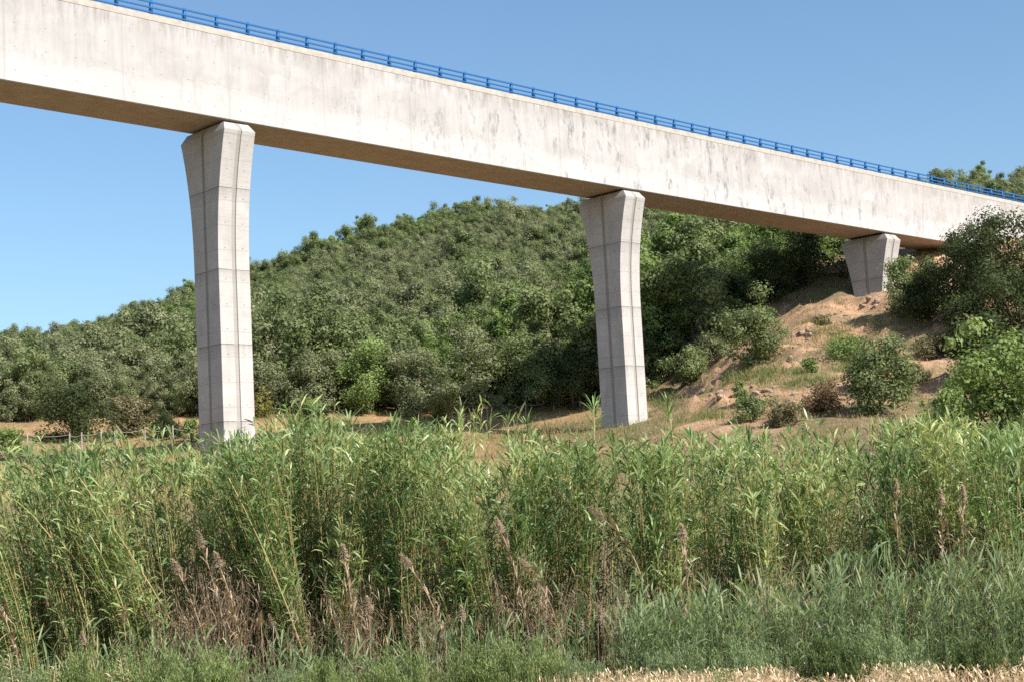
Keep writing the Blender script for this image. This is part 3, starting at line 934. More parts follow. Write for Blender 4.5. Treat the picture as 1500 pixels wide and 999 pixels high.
ORD = ['first', 'second', 'third', 'fourth', 'fifth', 'sixth', 'seventh', 'eighth', 'ninth', 'tenth', 'eleventh', 'twelfth', 'thirteenth', 'fourteenth', 'fifteenth',
       'sixteenth', 'seventeenth', 'eighteenth', 'nineteenth', 'twentieth']
bucket = {}
for i in pick:
    bucket.setdefault((CN[kinds[i]], zone(i)), []).append(i)
for (cn, zn), ids in bucket.items():
    ids.sort(key=lambda i: pr[i, 0])
    for k, i in enumerate(ids):
        kd = KN[kinds[i]]
        if len(ids) == 1:
            lab = f'{cn} oak {zn}'
        elif len(ids) <= 20:
            lab = f'{cn} oak {zn}, {ORD[k]} from left'
        else:
            lab = f'{cn} oak {zn}'
        place_tree('oak_tree', kd, int(variant[i]), (cand[i, 0], cand[i, 1], cz[i] - .1), float(scl[i]), float(r.uniform(0, 6.28)), lab, 'tree', 'oaks of the hillside wood')

# the rest of the wood, one object
rest = np.nonzero(~is_ind)[0]
pts = np.column_stack([cand[rest], cz[rest] - .15])
pm_ = mesh_np('woodland', pts, attrs={'size': scl[rest], 'turn': r.uniform(0, 6.28, len(rest)), 'which': kinds[rest] * 5.0 + variant[rest]})
wood = link('woodland', pm_)
tag(wood, 'dense far oak wood covering the upper hillside up to the skyline', 'wood', kind='stuff')
ng = bpy.data.node_groups.new('scatter crowns', 'GeometryNodeTree')
ng.interface.new_socket('Geometry', in_out='INPUT', socket_type='NodeSocketGeometry')
ng.interface.new_socket('Geometry', in_out='OUTPUT', socket_type='NodeSocketGeometry')
gi = ng.nodes.new('NodeGroupInput'); go = ng.nodes.new('NodeGroupOutput'); jn = ng.nodes.new('GeometryNodeJoinGeometry')
def nattr(nm):
    n = ng.nodes.new('GeometryNodeInputNamedAttribute'); n.data_type = 'FLOAT'; n.inputs['Name'].default_value = nm
    return n.outputs['Attribute']
aw, asz, at_ = nattr('which'), nattr('size'), nattr('turn')
cx = ng.nodes.new('ShaderNodeCombineXYZ'); ng.links.new(at_, cx.inputs[2])
crown_obj = {}
for o in bpy.data.objects:
    if o.name.startswith('crown') and o.data and o.data not in crown_obj:
        crown_obj[o.data] = o
for kk in range(15):
    md = proto(KN[kk // 5], kk % 5)[0]
    if md not in crown_obj:
        continue
    oi = ng.nodes.new('GeometryNodeObjectInfo'); oi.inputs['Object'].default_value = crown_obj[md]; oi.inputs['As Instance'].default_value = True
    cp = ng.nodes.new('FunctionNodeCompare'); cp.data_type = 'FLOAT'; cp.operation = 'EQUAL'
    ng.links.new(aw, cp.inputs[0]); cp.inputs[1].default_value = kk; cp.inputs['Epsilon'].default_value = .1
    ip = ng.nodes.new('GeometryNodeInstanceOnPoints')
    ng.links.new(gi.outputs[0], ip.inputs['Points']); ng.links.new(oi.outputs['Geometry'], ip.inputs['Instance'])
    ng.links.new(cp.outputs[0], ip.inputs['Selection']); ng.links.new(cx.outputs[0], ip.inputs['Rotation']); ng.links.new(asz, ip.inputs['Scale'])
    ng.links.new(ip.outputs[0], jn.inputs[0])
ng.links.new(jn.outputs[0], go.inputs[0])
wood.modifiers.new('scatter', 'NODES').node_group = ng

# bare dead trees
def dead_tree(x, yb, h, seed, label):
    p = hit(x, yb)
    r_ = np.random.default_rng(seed); b = Bag()
    P = np.linspace([0, 0, -.5], [.25, .1, h], 7); P[1:, :2] += r_.normal(size=(6, 2)) * .08
    tube(b, P, np.linspace(.11, .02, 7), 5)
    for k in range(14):
        t = r_.uniform(.3, .98); s_ = P[0] + (P[-1] - P[0]) * t
        d_ = unit(r_.normal(size=3) * np.array([1, 1, .3]) + np.array([0, 0, .6])); L_ = r_.uniform(.5, 1.3) * (1.15 - t * .6)
        e_ = s_ + d_ * L_
        tube(b, np.array([s_, (s_ + e_) / 2 + r_.normal(size=3) * .06, e_]), [.035, .02, .007], 4)
        for q_ in range(3):
            s2 = s_ + (e_ - s_) * r_.uniform(.4, .9); e2 = s2 + unit(d_ + r_.normal(size=3) * .7) * L_ * .4
            tube(b, np.array([s2, e2]), [.014, .004], 3)
    tag(link('dead_tree', b.mesh('dead_tree', GREYWOOD), loc=tuple(p)), label, 'tree')
dead_tree(637, 548, 4.2, 3, 'bare grey dead tree among the oaks between the piers')
dead_tree(749, 300, 4.6, 4, 'thin bare tree standing alone on the hill crest')

# ------------------------------------------------------------------ reeds
def strip_S(D):
    up = np.array([0, 0, 1.0])
    return unit(np.cross(D, up[None]) + 1e-4)

TOPX = [-200, 0, 60, 130, 200, 280, 340, 400, 450, 500, 545, 600, 660, 720, 800, 860, 950, 1030, 1100, 1180, 1260, 1330, 1380, 1450, 1500, 1700]
TOPY = [700, 700, 685, 662, 648, 632, 636, 632, 628, 632, 642, 632, 648, 656, 650, 646, 656, 640, 636, 646, 638, 634, 644, 646, 656, 668]
def front_line(X):
    return 33.6 + 1.0 * vnoise(X / 3.0, X * 0 + 2, 31) + .5 * vnoise(X / 1.1, X * 0 + 5, 32)

def cane_arrays(N, B, h, lean, r, leaves=38, tint0=None, lw=1.0, tmin=.24, fan=True):
    """stems (N,K,3) and leaf arrays for N giant reeds"""
    K = 7
    t = np.linspace(0, 1, K)
    stem = B[:, None] + np.stack([lean[:, None, 0] * h[:, None] * t ** 1.7, lean[:, None, 1] * h[:, None] * t ** 1.7, h[:, None] * t * np.sqrt(np.clip(1 - .35 * (lean ** 2).sum(1), .5, 1))[:, None]], -1)
    tl = tmin + (1 - tmin) * ((np.arange(leaves) + r.uniform(0, 1, (N, leaves))) / leaves)
    nt = leaves // 4 if fan else 0                     # a spiky fan of leaves at the tip
    if nt:
        tl[:, -nt:] = r.uniform(.86, 1.0, (N, nt))
    f = tl * (K - 1); i0 = np.clip(f.astype(int), 0, K - 2); w = f - i0
    n = np.arange(N)[:, None]
    P = stem[n, i0] * (1 - w[..., None]) + stem[n, i0 + 1] * w[..., None]
    sd = unit(stem[n, i0 + 1] - stem[n, i0])
    az = r.uniform(0, 6.28, N)[:, None] + np.pi * (np.arange(leaves) % 2)[None] + r.normal(size=(N, leaves)) * .7
    el = r.uniform(.40, 1.05, (N, leaves)) + .35 * tl ** 4
    hd = np.stack([np.cos(az), np.sin(az), 0 * az], -1)
    D = unit(hd * np.cos(el)[..., None] + sd * np.sin(el)[..., None])
    L = r.uniform(.17, .42, (N, leaves)) * (1.05 - .25 * np.abs(tl - .7)) * lw
    side = r.uniform(0, 1, (N, leaves)) < .45
    if nt:
        L[:, -nt:] *= 1.3; side[:, -nt:] = False
        el[:, -nt:] = r.uniform(.55, 1.4, (N, nt))
        D = unit(hd * np.cos(el)[..., None] + sd * np.sin(el)[..., None])
    off = np.where(side, r.uniform(.03, .17, (N, leaves)), .0) * (1.15 - tl)
    P = P + hd * off[..., None] + np.array([0, 0, .5]) * off[..., None]
    L = np.where(side, L * .62, L)
    W = L * r.uniform(.08, .115, (N, leaves))
    droop = L * r.uniform(.10, .80, (N, leaves)) * (1.2 - .5 * tl)
    cb = (r.normal(size=N) * .13 if tint0 is None else tint0)[:, None]
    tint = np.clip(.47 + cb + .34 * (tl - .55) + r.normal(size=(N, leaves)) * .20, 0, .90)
    fl = lambda a: a.reshape(-1, *a.shape[2:])
    D = fl(D)
    S = unit(np.cross(D, unit(r.normal(size=D.shape) * .6 + np.array([0, 0, 1.0]))))
    return stem, (fl(P), D, S, fl(L), fl(W), fl(droop), fl(tint))

r = np.random.default_rng(77)
NC = 5400
NG = 235
gdep = r.uniform(0, 1, NG) ** 1.9 * 9.5 + 1.5
gX = r.uniform(-.44, .44, NG) * (34 + gdep * .9)
nf = 23                                          # clumps of the front row, set apart
gX[:nf] = np.linspace(-14.8, 14.8, nf) + r.normal(size=nf) * .22
gdep[:nf] = r.uniform(0, 1.0, nf)
gh = r.normal(size=NG) * 22
gl = r.normal(size=(NG, 2)) * np.array([.09, .07])
gi_ = np.where(r.uniform(0, 1, NC) < .34, r.integers(0, nf, NC), r.integers(nf, NG, NC))
Xb = gX[gi_] + r.normal(size=NC) * .23
Yb = front_line(Xb) + np.maximum(gdep[gi_] + r.normal(size=NC) * .26, 0)
# thin places in the stand
zb = ground(Xb, Yb)
px_ = 750 + FPX * Xb / Yb
ty = np.interp(px_, TOPX, TOPY) + 11 + 14 * vnoise(px_ / 60, px_ * 0, 43) + gh[gi_] + np.abs(r.normal(size=NC)) * 22 - 8
hz = 727.6 - .0533 * (px_ - 750)
ztop = EYE + (hz - ty) / FPX * Yb
hh_ = np.clip(ztop - zb, 2.6, 7.0) * np.where(r.uniform(0, 1, NC) < .22, r.uniform(.55, .9, NC), 1)
# front row is lower and leans out over the ditch
fr_ = np.clip(1 - (Yb - front_line(Xb)) / 1.6, 0, 1)
dd_ = Yb - front_line(Xb)
hh_ *= np.where(r.uniform(0, 1, NC) < .72, np.clip(.70 + .30 * dd_ / 1.6 + r.normal(size=NC) * .14, .3, 1), 1)
lean = gl[gi_] + np.stack([r.normal(size=NC) * .07 - .26 * np.clip((330 - px_) / 330, 0, 1) - .02, r.normal(size=NC) * .06 - .12 * fr_], -1)
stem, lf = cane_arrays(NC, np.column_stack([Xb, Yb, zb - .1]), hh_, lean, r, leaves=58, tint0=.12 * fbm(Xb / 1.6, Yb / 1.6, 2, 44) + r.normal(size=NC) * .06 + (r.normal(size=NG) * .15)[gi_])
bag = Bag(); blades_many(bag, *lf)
sb = Bag(); tubes_many(sb, stem, np.linspace(.017, .005, 7)[None] * r.uniform(.8, 1.2, NC)[:, None], 3, np.clip(.45 + r.normal(size=NC) * .25, 0, 1))
th_ = link('giant_reed_thicket', bag.mesh('giant_reed_thicket', REED))
tag(th_, 'dense thicket of green giant reeds across the foreground', 'reeds', kind='stuff')
ts_ = link('stems', sb.mesh('stems', REEDSTEM), th_); ts_['kind'] = 'stuff'

# giant reeds that can be told apart: tips above the thicket, bowed and dry canes
def reed_proto(seed, h, lean, dry=False, tuft=False, leaves=46):
    r_ = np.random.default_rng(seed)
    stem, lf = cane_arrays(1, np.zeros((1, 3)), np.array([h]), np.array([lean]), r_, leaves=leaves, tint0=np.array([.05]), lw=1.15, tmin=.55 if tuft else .3)
    a = Bag(); blades_many(a, *lf)
    n = 16                                          # fan of young leaves at the tip
    az = r_.uniform(0, 6.28, n); el = r_.uniform(.5, 1.35, n)
    D = np.stack([np.cos(az) * np.cos(el), np.sin(az) * np.cos(el), np.sin(el)], -1)
    P = np.repeat(stem[0, -1:], n, 0) - np.array([0, 0, 1]) * r_.uniform(0, .35, n)[:, None]
    L = r_.uniform(.45, .75, n)
    blades_many(a, P, D, strip_S(D), L, L * .075, L * r_.uniform(.05, .45, n), np.clip(.5 + r_.normal(size=n) * .15, 0, .9))
    b = Bag(); tube(b, stem[0], np.linspace(.020, .007, 7), 5, .7)
    return a.mesh('reed_leaves', DRYREED if dry else REED), b.mesh('reed_stem', DRYREED if dry else REEDSTEM)

def plume_mesh(seed, L=.36):
    r_ = np.random.default_rng(seed); n = 420
    t = r_.uniform(0, 1, n); az = r_.uniform(0, 6.28, n)
    P = np.stack([0 * t, 0 * t, t * L], -1)
    el = r_.uniform(.3, 1.2, n)
    D = np.stack([np.cos(az) * np.cos(el) + .25, np.sin(az) * np.cos(el), np.sin(el)], -1)
    a = Bag(); l = L * (.18 + .30 * (1 - t)) * r_.uniform(.6, 1.2, n)
    blades_many(a, P, unit(D), strip_S(D), l, .012, l * .35, np.clip(.8 + r_.normal(size=n) * .2, 0, 1))
    return a.mesh('plume', DRYREED)

RP = [reed_proto(200 + k, 5.6, (random.uniform(-.08, .08), random.uniform(-.05, .05)), tuft=True) for k in range(5)]
TIPS = [(18, 668), (45, 690), (120, 664), (155, 650), (205, 655), (232, 648), (300, 640), (338, 622), (362, 628), (410, 606), (440, 612), (505, 592), (478, 628), (555, 600), (575, 618), (605, 640),
        (628, 606), (655, 640), (690, 652), (742, 640), (770, 600), (790, 630), (835, 636), (858, 572), (880, 628), (960, 640), (992, 572), (1012, 618), (1045, 626), (1088, 620), (1130, 622),
        (1165, 628), (1205, 634), (1245, 620), (1282, 616), (1322, 612), (1362, 590), (1400, 626), (1432, 626), (1462, 630), (1490, 640)]
TIPS.sort()
cnt = {}
def tzone(x):
    return 'left of the tallest pier' if x < 290 else 'in front of the tallest pier' if x < 376 else 'between the two tall piers' if x < 880 else 'between the middle and short piers' if x < 1240 else 'right of the short pier'
tot = {}
for x, y in TIPS:
    tot[tzone(x)] = tot.get(tzone(x), 0) + 1
for k, (x, y) in enumerate(TIPS):
    Y = 36.5 + 4.5 * random.random()
    p = at(x, y, Y); g = gz(p[0], p[1])
    e = link('giant_reed', None, loc=(p[0], p[1], g - .1), rot=(0, 0, random.uniform(0, 6.28)), scale=(1, 1, 1))
    s_ = (p[2] - .25 - g) / 5.6
    e.scale = (1, 1, s_)
    a_, b_ = RP[k % 5]
    link('leaves', a_, e); link('stem', b_, e)
    z = tzone(x); cnt[z] = cnt.get(z, 0) + 1
    lab = f'leafy giant reed tip above the thicket {z}, {ORD[cnt[z] - 1]} from left' if tot[z] > 1 else f'leafy giant reed tip above the thicket {z}'
    tag(e, lab, 'reed', 'giant reed tips above the thicket')

# bowed golden canes and dry brown plumes in the front of the thicket
def bowed(x0, y0, x1, y1, Y, label, dry, seed):
    a0 = at(x0, y0, Y); a1 = at(x1, y1, Y - .5)
    r_ = np.random.default_rng(seed)
    t = np.linspace(0, 1, 8)[:, None]
    g = gz(a0[0], a0[1])
    root = np.array([a0[0] + (a0[0] - a1[0]) * .25, a0[1] + .6, g - .1])
    P = root * (1 - t) ** 2 + (a0 * 1.0) * 2 * t * (1 - t) + a1 * t ** 2
    e = link('bowed_reed' if not dry else 'dry_reed', None, loc=tuple(root))
    P = P - root
    b = Bag(); tube(b, P, np.linspace(.022, .008, 8), 5, .8)
    link('stem', b.mesh('reed_stem', DRYREED if dry else REEDSTEM), e)
    n = 60
    tt = r_.uniform(.35, 1, n); f = tt * 7; i0 = np.clip(f.astype(int), 0, 6); w = (f - i0)[:, None]
    Q = P[i0] * (1 - w) + P[i0 + 1] * w
    sd = unit(P[i0 + 1] - P[i0])
    D = unit(sd + r_.normal(size=(n, 3)) * .55)
    L = r_.uniform(.25, .5, n)
    a = Bag(); blades_many(a, Q, D, strip_S(D), L, L * .09, L * .3, np.clip((.6 if not dry else .5) + r_.normal(size=n) * .15, 0, 1))
    link('leaves', a.mesh('reed_leaves', DRYREED if dry else REED), e)
    if dry:
        pl = link('plume', plume_mesh(seed), e, tuple(P[-1]))
        d = unit(P[-1] - P[-2])
        pl.rotation_euler = Vector(d).to_track_quat('Z', 'Y').to_euler()
    tag(e, label, 'reed')
bowed(190, 875, 130, 780, 32.6, 'bright yellow-green cane bowed to the left at far left', False, 1)
bowed(262, 905, 110, 690, 33.0, 'long bowed cane with pale stem leaning left below the fence', False, 2)
bowed(120, 800, 20, 730, 33.0, 'leaning green cane at the left edge of the thicket', False, 3)
bowed(430, 880, 330, 690, 33.2, 'leaning cane with pale stem in front of the tallest pier', False, 4)
bowed(330, 900, 296, 800, 32.5, 'dry brown reed with plume low in front of the tallest pier', True, 5)
bowed(300, 910, 262, 840, 32.2, 'dry brown reed leaning left, leftmost of the brown clump', True, 6)
bowed(352, 905, 322, 830, 32.4, 'dry brown reed standing on the right of the brown clump', True, 7)
bowed(520, 905, 505, 820, 32.4, 'dry plumed reed upright between the two tall piers', True, 8)
bowed(650, 890, 600, 830, 32.5, 'dry plumed reed leaning left below the thicket middle', True, 9)
bowed(770, 860, 735, 780, 32.6, 'dry feathery reed high in the thicket middle', True, 10)
bowed(820, 880, 775, 835, 32.4, 'dry feathery reed right below the other one in the thicket middle', True, 11)
bowed(950, 800, 880, 757, 33.0, 'dry reed bent far to the left below the middle pier', True, 12)
bowed(1010, 870, 1000, 790, 32.6, 'dry plumed reed right of and below the middle pier', True, 13)
bowed(1384, 860, 1378, 740, 32.8, 'dry brown reed below the bright green tree, left of two', True, 14)
bowed(1412, 850, 1410, 735, 32.8, 'dry brown reed below the bright green tree, right of two', True, 15)
bowed(1318, 860, 1312, 725, 33.2, 'dry brown reed below the large round bush', True, 16)
bowed(20, 910, -8, 880, 31.6, 'dry brown plume at the left edge near the ground', True, 17)

# common reed in front, taller and denser to the right
def front_reeds(name, N, xr, Yr, hr, mat, leaves, r, tint, lean=.1, lw=.8):
    X = r.uniform(*xr, N); Y = r.uniform(*Yr, N)
    z = ground(X, Y)
    h = r.uniform(*hr, N)
    px = 750 + FPX * X / Y
    h *= .62 + .38 * np.clip((px - 520) / 480, 0, 1) + .28 * np.clip((px - 1250) / 250, 0, 1)
    h *= 1 + .32 * vnoise(X / 1.4, Y / 1.4, 91) + .12 * vnoise(X / .5, Y / .5, 92)
    ln = np.stack([r.normal(size=N) * lean + .03, r.normal(size=N) * lean], -1)
    st_, lf_ = cane_arrays(N, np.column_stack([X, Y, z - .05]), h, ln, r, leaves=leaves, tint0=r.normal(size=N) * .17 + .12 * fbm(X / .9, Y / .9, 2, 95) + tint, lw=lw, tmin=.2)
    P, D, S, L, W, dr, ti = lf_
    D = unit(D + np.array([.12, -.1, .25]))
    a = Bag(); blades_many(a, P, D, S, L, W * .72, dr * .8, ti)
    tubes_many(a, st_, np.linspace(.007, .003, 7)[None] * np.ones((N, 1)), 3, np.clip(.6 + r.normal(size=N) * .2, 0, 1))
    return link(name, a.mesh(name, mat))
o = front_reeds('common_reed_bed', 1500, (2.0, 15.5), (30.0, 33.2), (1.3, 2.3), BLUEREED, 12, r, .05, lw=1.25)
tag(o, 'bluish-green reed bed in front of the taller thicket at right', 'reeds', kind='stuff')
o = front_reeds('rushes', 620, (-15.5, 3.0), (30.0, 32.8), (1.2, 2.4), BLUEREED, 10, r, -.05, lw=1.2)
tag(o, 'sparse dark green rushes along the foot of the thicket at left', 'rushes', kind='stuff')

# dry stalks between the stems
N = 1500
X = r.uniform(-15.5, 15.5, N)
cl = fbm(X / 1.5, X * 0, 2, 60)
X = X[cl > .05]
Y = front_line(X) - r.uniform(-.9, 1.5, len(X)); h = r.uniform(.9, 2.4, len(X))
for cx_, n_, h_ in ((225, 25, 2.0), (290, 60, 3.0), (318, 60, 3.3), (352, 40, 2.8), (508, 45, 2.9), (545, 30, 2.4), (612, 45, 2.2), (690, 40, 2.4), (735, 30, 3.0), (780, 40, 2.8), (880, 30, 2.6), (1000, 30, 2.9), (1095, 40, 2.8), (1150, 30, 2.6), (1240, 35, 2.9), (1312, 30, 3.2), (1380, 45, 3.5), (1408, 40, 3.4)):
    xx = (cx_ - 750) / FPX * 33 + r.normal(size=n_) * .18
    X = np.concatenate([X, xx]); Y = np.concatenate([Y, front_line(xx) - r.uniform(-.3, .5, n_)]); h = np.concatenate([h, h_ * r.uniform(.6, 1.05, n_)])
N = len(X); z = ground(X, Y)
t = np.linspace(0, 1, 4)[None, :, None]
ln = r.normal(size=(N, 2)) * .22
P = np.stack([X[:, None] + ln[:, :1] * h[:, None] * t[..., 0] ** 1.5, Y[:, None] + ln[:, 1:] * h[:, None] * t[..., 0] ** 1.5, z[:, None] + h[:, None] * t[..., 0]], -1)
a = Bag(); tubes_many(a, P, np.linspace(.009, .004, 4)[None] * np.ones((N, 1)), 3, np.clip(.4 + r.normal(size=N) * .25, 0, 1))
n = 12
tq = r.uniform(.35, 1.0, (N, n, 1))
Q = (P[:, 1:2] * (1 - tq) + P[:, 3:4] * tq).reshape(-1, 3) + r.normal(size=(N * n, 3)) * .08
D = unit(r.normal(size=(N * n, 3)) * np.array([.8, .8, .7]) + np.array([0, 0, .1]))
blades_many(a, Q, D, strip_S(D), r.uniform(.12, .38, N * n), .018, .08, np.clip(.45 + r.normal(size=N * n) * .22, 0, 1))
tag(link('dry_stalks', a.mesh('dry_stalks', DRYREED)), 'tangle of dry brown stalks at the foot of the reed thicket', 'dry stalks', kind='stuff')

# plumed common reeds one by one
PL = [plume_mesh(400 + k, .32) for k in range(3)]
b = Bag(); tube(b, np.array([[0, 0, 0], [.02, 0, .9], [.05, .02, 1.8]]), [.008, .006, .004], 4, .6)
PSTEM = b.mesh('reed_stem', DRYREED)
PLX = [118, 185, 275, 300, 345, 385, 400, 455, 540, 577, 600, 618, 636, 650, 672, 700, 728, 755, 800, 850, 872, 895, 908, 985, 1000, 1075, 1108, 1180, 1302, 1330, 1395]
for k, x in enumerate(PLX):
    Y = random.uniform(30.6, 31.8); X = at(x, 900, Y)[0]
    e = link('plumed_reed', None, loc=(X, Y, gz(X, Y) - .05), rot=(0, 0, random.uniform(0, 6.28)), scale=random.uniform(.75, 1.15))
    link('stem', PSTEM, e); link('plume', PL[k % 3], e, (.05, .02, 1.72), (.15, .2, 0))
    z = 'left of the tallest pier' if x < 290 else 'below the tallest pier' if x < 380 else 'between the two tall piers' if x < 880 else 'right of the middle pier'
    cnt['p' + z] = cnt.get('p' + z, 0) + 1
    tag(e, f'brown plumed reed low in front, {z}, {ORD[cnt["p" + z] - 1]} from left', 'reed', 'plumed reeds along the foot of the thicket')

# ------------------------------------------------------------------ wheat, weeds, foreground stalks
N = 9500
X = r.uniform(-1, 14.5, N); Y = r.uniform(19.5, 28.2, N)
ok = (X > 1.2 + .9 * vnoise(Y / 1.3, X * 0, 81) + r.normal(size=N) * .4) 
X, Y = X[ok], Y[ok]; N = len(X)
z = ground(X, Y); h = r.uniform(.50, .68, N)
ln = r.normal(size=(N, 2)) * .12
P = np.stack([np.stack([X, Y, z], -1), np.stack([X + ln[:, 0] * .3, Y + ln[:, 1] * .3, z + h * .6], -1), np.stack([X + ln[:, 0], Y + ln[:, 1], z + h], -1)], 1)
a = Bag(); tubes_many(a, P, np.full((N, 3), .0035), 3, np.clip(.5 + r.normal(size=N) * .2, 0, 1))
D = unit(np.column_stack([ln * 2.2 + r.normal(size=(N, 2)) * .4, r.uniform(-.2, .8, N)]))
blades_many(a, P[:, 2], D, strip_S(D), r.uniform(.09, .15, N), .024, .02, np.clip(.6 + r.normal(size=N) * .2, 0, 1))
D2 = unit(np.column_stack([r.normal(size=(N, 2)), r.uniform(.1, .9, N)]))
blades_many(a, P[:, 1], D2, strip_S(D2), r.uniform(.15, .3, N), .014, .1, np.clip(.45 + r.normal(size=N) * .2, 0, 1))
tag(link('wheat', a.mesh('wheat', WHEAT)), 'golden ripe wheat along the bottom edge of the picture', 'wheat', kind='stuff')

def feathery(seed, mat, R=.7, H=1.2, stems=44, needles=6500):
    r_ = np.random.default_rng(seed); a = Bag(); b = Bag()
    az = r_.uniform(0, 6.28, stems); rad = R * np.sqrt(r_.uniform(0, 1, stems)); hh = H * r_.uniform(.6, 1.05, stems) * (1 - .35 * (rad / R) ** 2)
    tip = np.stack([np.cos(az) * rad, np.sin(az) * rad, hh], -1); root = tip * np.array([.22, .22, 0])
    mid = root * .5 + tip * .5 + np.array([0, 0, .12])
    tubes_many(b, np.stack([root, mid, tip], 1), np.array([[.006, .004, .002]]) * np.ones((stems, 1)), 3, .4)
    k = r_.integers(0, stems, needles); t = r_.uniform(.25, 1.03, needles)[:, None]
    P = root[k] * (1 - t) ** 2 + 2 * mid[k] * t * (1 - t) + tip[k] * t ** 2 + r_.normal(size=(needles, 3)) * .055 * (1.2 - t * .6)
    D = unit(r_.normal(size=(needles, 3)) * .7 + np.array([0, 0, .8])); L = r_.uniform(.05, .13, needles)
    blades_many(a, P, D, strip_S(D), L, .013, L * .2, np.clip(.5 + r_.normal(size=needles) * .2 + (t[:, 0] - .6) * .3, 0, 1))
    return a.mesh('feathery_leaves', mat), b.mesh('weed_stems', FOL['oak'])
FW = [feathery(500 + k, FOL[('weed', 'teal', 'weed', 'teal', 'dweed')[k]], needles=12000 if k == 4 else 6500, R=.6 if k == 4 else .7) for k in range(5)]
FWL = [(1215, 22.8, 1.12, 4, 'largest feathery green weed standing in the wheat at right'), (1415, 23.0, .98, 4, 'wide feathery green weed in the wheat at the right edge'), (1480, 23.4, .8, 4, 'feathery weed in the bottom right corner'),
       (1350, 24.6, .8, 3, 'pale feathery weed between the two large weeds at right'), (1060, 21.6, .72, 0, 'low green weed in the wheat below the middle pier'), (1095, 28.9, 1.1, 1, 'pale bluish feathery weed before the reed bed at right'),
       (1290, 29.3, 1.25, 3, 'tall pale feathery weed before the reed bed, right of the largest weed'), (990, 29.2, 1.0, 1, 'pale bluish weed at the wheat edge below the middle pier'), (760, 27.6, 1.2, 2, 'green feathery weed left of the wheat'),
       (690, 28.2, 1.15, 0, 'green feathery weed low between the two tall piers, right of two'), (590, 28.6, 1.1, 2, 'green feathery weed low between the two tall piers, left of two'), (480, 28.6, .95, 0, 'green feathery weed low right of the tallest pier'),
       (400, 27.9, .8, 3, 'pale low weed right below the tallest pier'), (300, 28.2, 1.15, 0, 'green feathery weed below the tallest pier'), (215, 28.0, 1.2, 2, 'wide green feathery weed low at left'), (120, 28.6, 1.1, 0, 'green feathery weed low near the left edge'),
       (30, 28.6, 1.0, 1, 'pale feathery weed in the bottom left corner'), (840, 28.9, .9, 1, 'small pale weed where the wheat begins'), (900, 22.6, .5, 0, 'tiny green weed in the wheat below the middle pier, left of two'), (1130, 23.2, .5, 2, 'tiny green weed in the wheat left of the largest weed'), (1300, 22.6, .6, 0, 'small green weed in the wheat right of the largest weed')]
for k, (x, Y, s_, m_, lab) in enumerate(FWL):
    X = at(x, 960, Y)[0]
    e = link('feathery_weed', None, loc=(X, Y, gz(X, Y) - .03), rot=(0, 0, k * 1.7), scale=s_)
    link('leaves', FW[m_][0], e); link('stems', FW[m_][1], e)
    tag(e, lab, 'weed', 'feathery weeds at the edge of the wheat')

# green grass along the wheat edge at left
def grass(name, X, Y, n, hr, mat, label, cat, w=.012, spread=.18, tint=.5):
    N = len(X)
    X = np.repeat(X, n) + r.normal(size=N * n) * spread; Y = np.repeat(Y, n) + r.normal(size=N * n) * spread
    P = np.stack([X, Y, ground(X, Y) - .02], -1)
    D = unit(np.column_stack([r.normal(size=(N * n, 2)) * .35, np.ones(N * n)]))
    L = r.uniform(*hr, N * n)
    a = Bag(); blades_many(a, P, D, strip_S(D), L, w, L * r.uniform(0, .4, N * n), np.clip(tint + r.normal(size=N * n) * .22, 0, 1))
    return tag(link(name, a.mesh(name, mat)), label, cat, kind='stuff')
N = 2200
X = r.uniform(-15, 2.2, N); Y = r.uniform(21.0, 31.5, N)
grass('verge_grass', X, Y, 9, (.35, .95), GREENGRASS, 'tall green grass between the wheat and the reeds at left', 'grass', .011, .12, .45)

def oat(x, y, Y, seed, label):
    p = at(x, y, Y); g = gz(p[0], p[1]); H = p[2] - g
    r_ = np.random.default_rng(seed)
    e = link('wild_oat', None, loc=(p[0], p[1], g - .03))
    t = np.linspace(0, 1, 7)[:, None]
    P = np.hstack([-.10 * t ** 2 * (1 if seed % 2 else -1), 0 * t, H * t])
    b = Bag(); tube(b, P, np.linspace(.004, .0015, 7), 4, .6)
    link('stalk', b.mesh('oat_stalk', WHEAT), e)
    n = 26; tt = np.linspace(.72, 1, n)
    Q = np.stack([-.10 * tt ** 2 * (1 if seed % 2 else -1), 0 * tt, H * tt], -1)
    D = unit(np.stack([np.where(np.arange(n) % 2, .8, -.8) + r_.normal(size=n) * .2, r_.normal(size=n) * .5, np.full(n, .75)], -1))
    L = r_.uniform(.06, .12, n)
    a = Bag(); blades_many(a, Q, D, strip_S(D), L, .014, L * .5, np.clip(.6 + r_.normal(size=n) * .2, 0, 1))
    link('spikelets', a.mesh('spikelets', WHEAT), e)
    tag(e, label, 'grass stalk')
oat(32, 945, 11.0, 1, 'golden wild oat stalk in the bottom left corner, tallest')
oat(62, 972, 11.5, 2, 'short golden oat stalk beside the tallest one at bottom left')
oat(195, 955, 11.5, 3, 'golden oat stalk at the bottom edge below the tallest pier, right of two')
oat(182, 982, 11.0, 5, 'short golden oat stalk at the bottom edge, left of two')

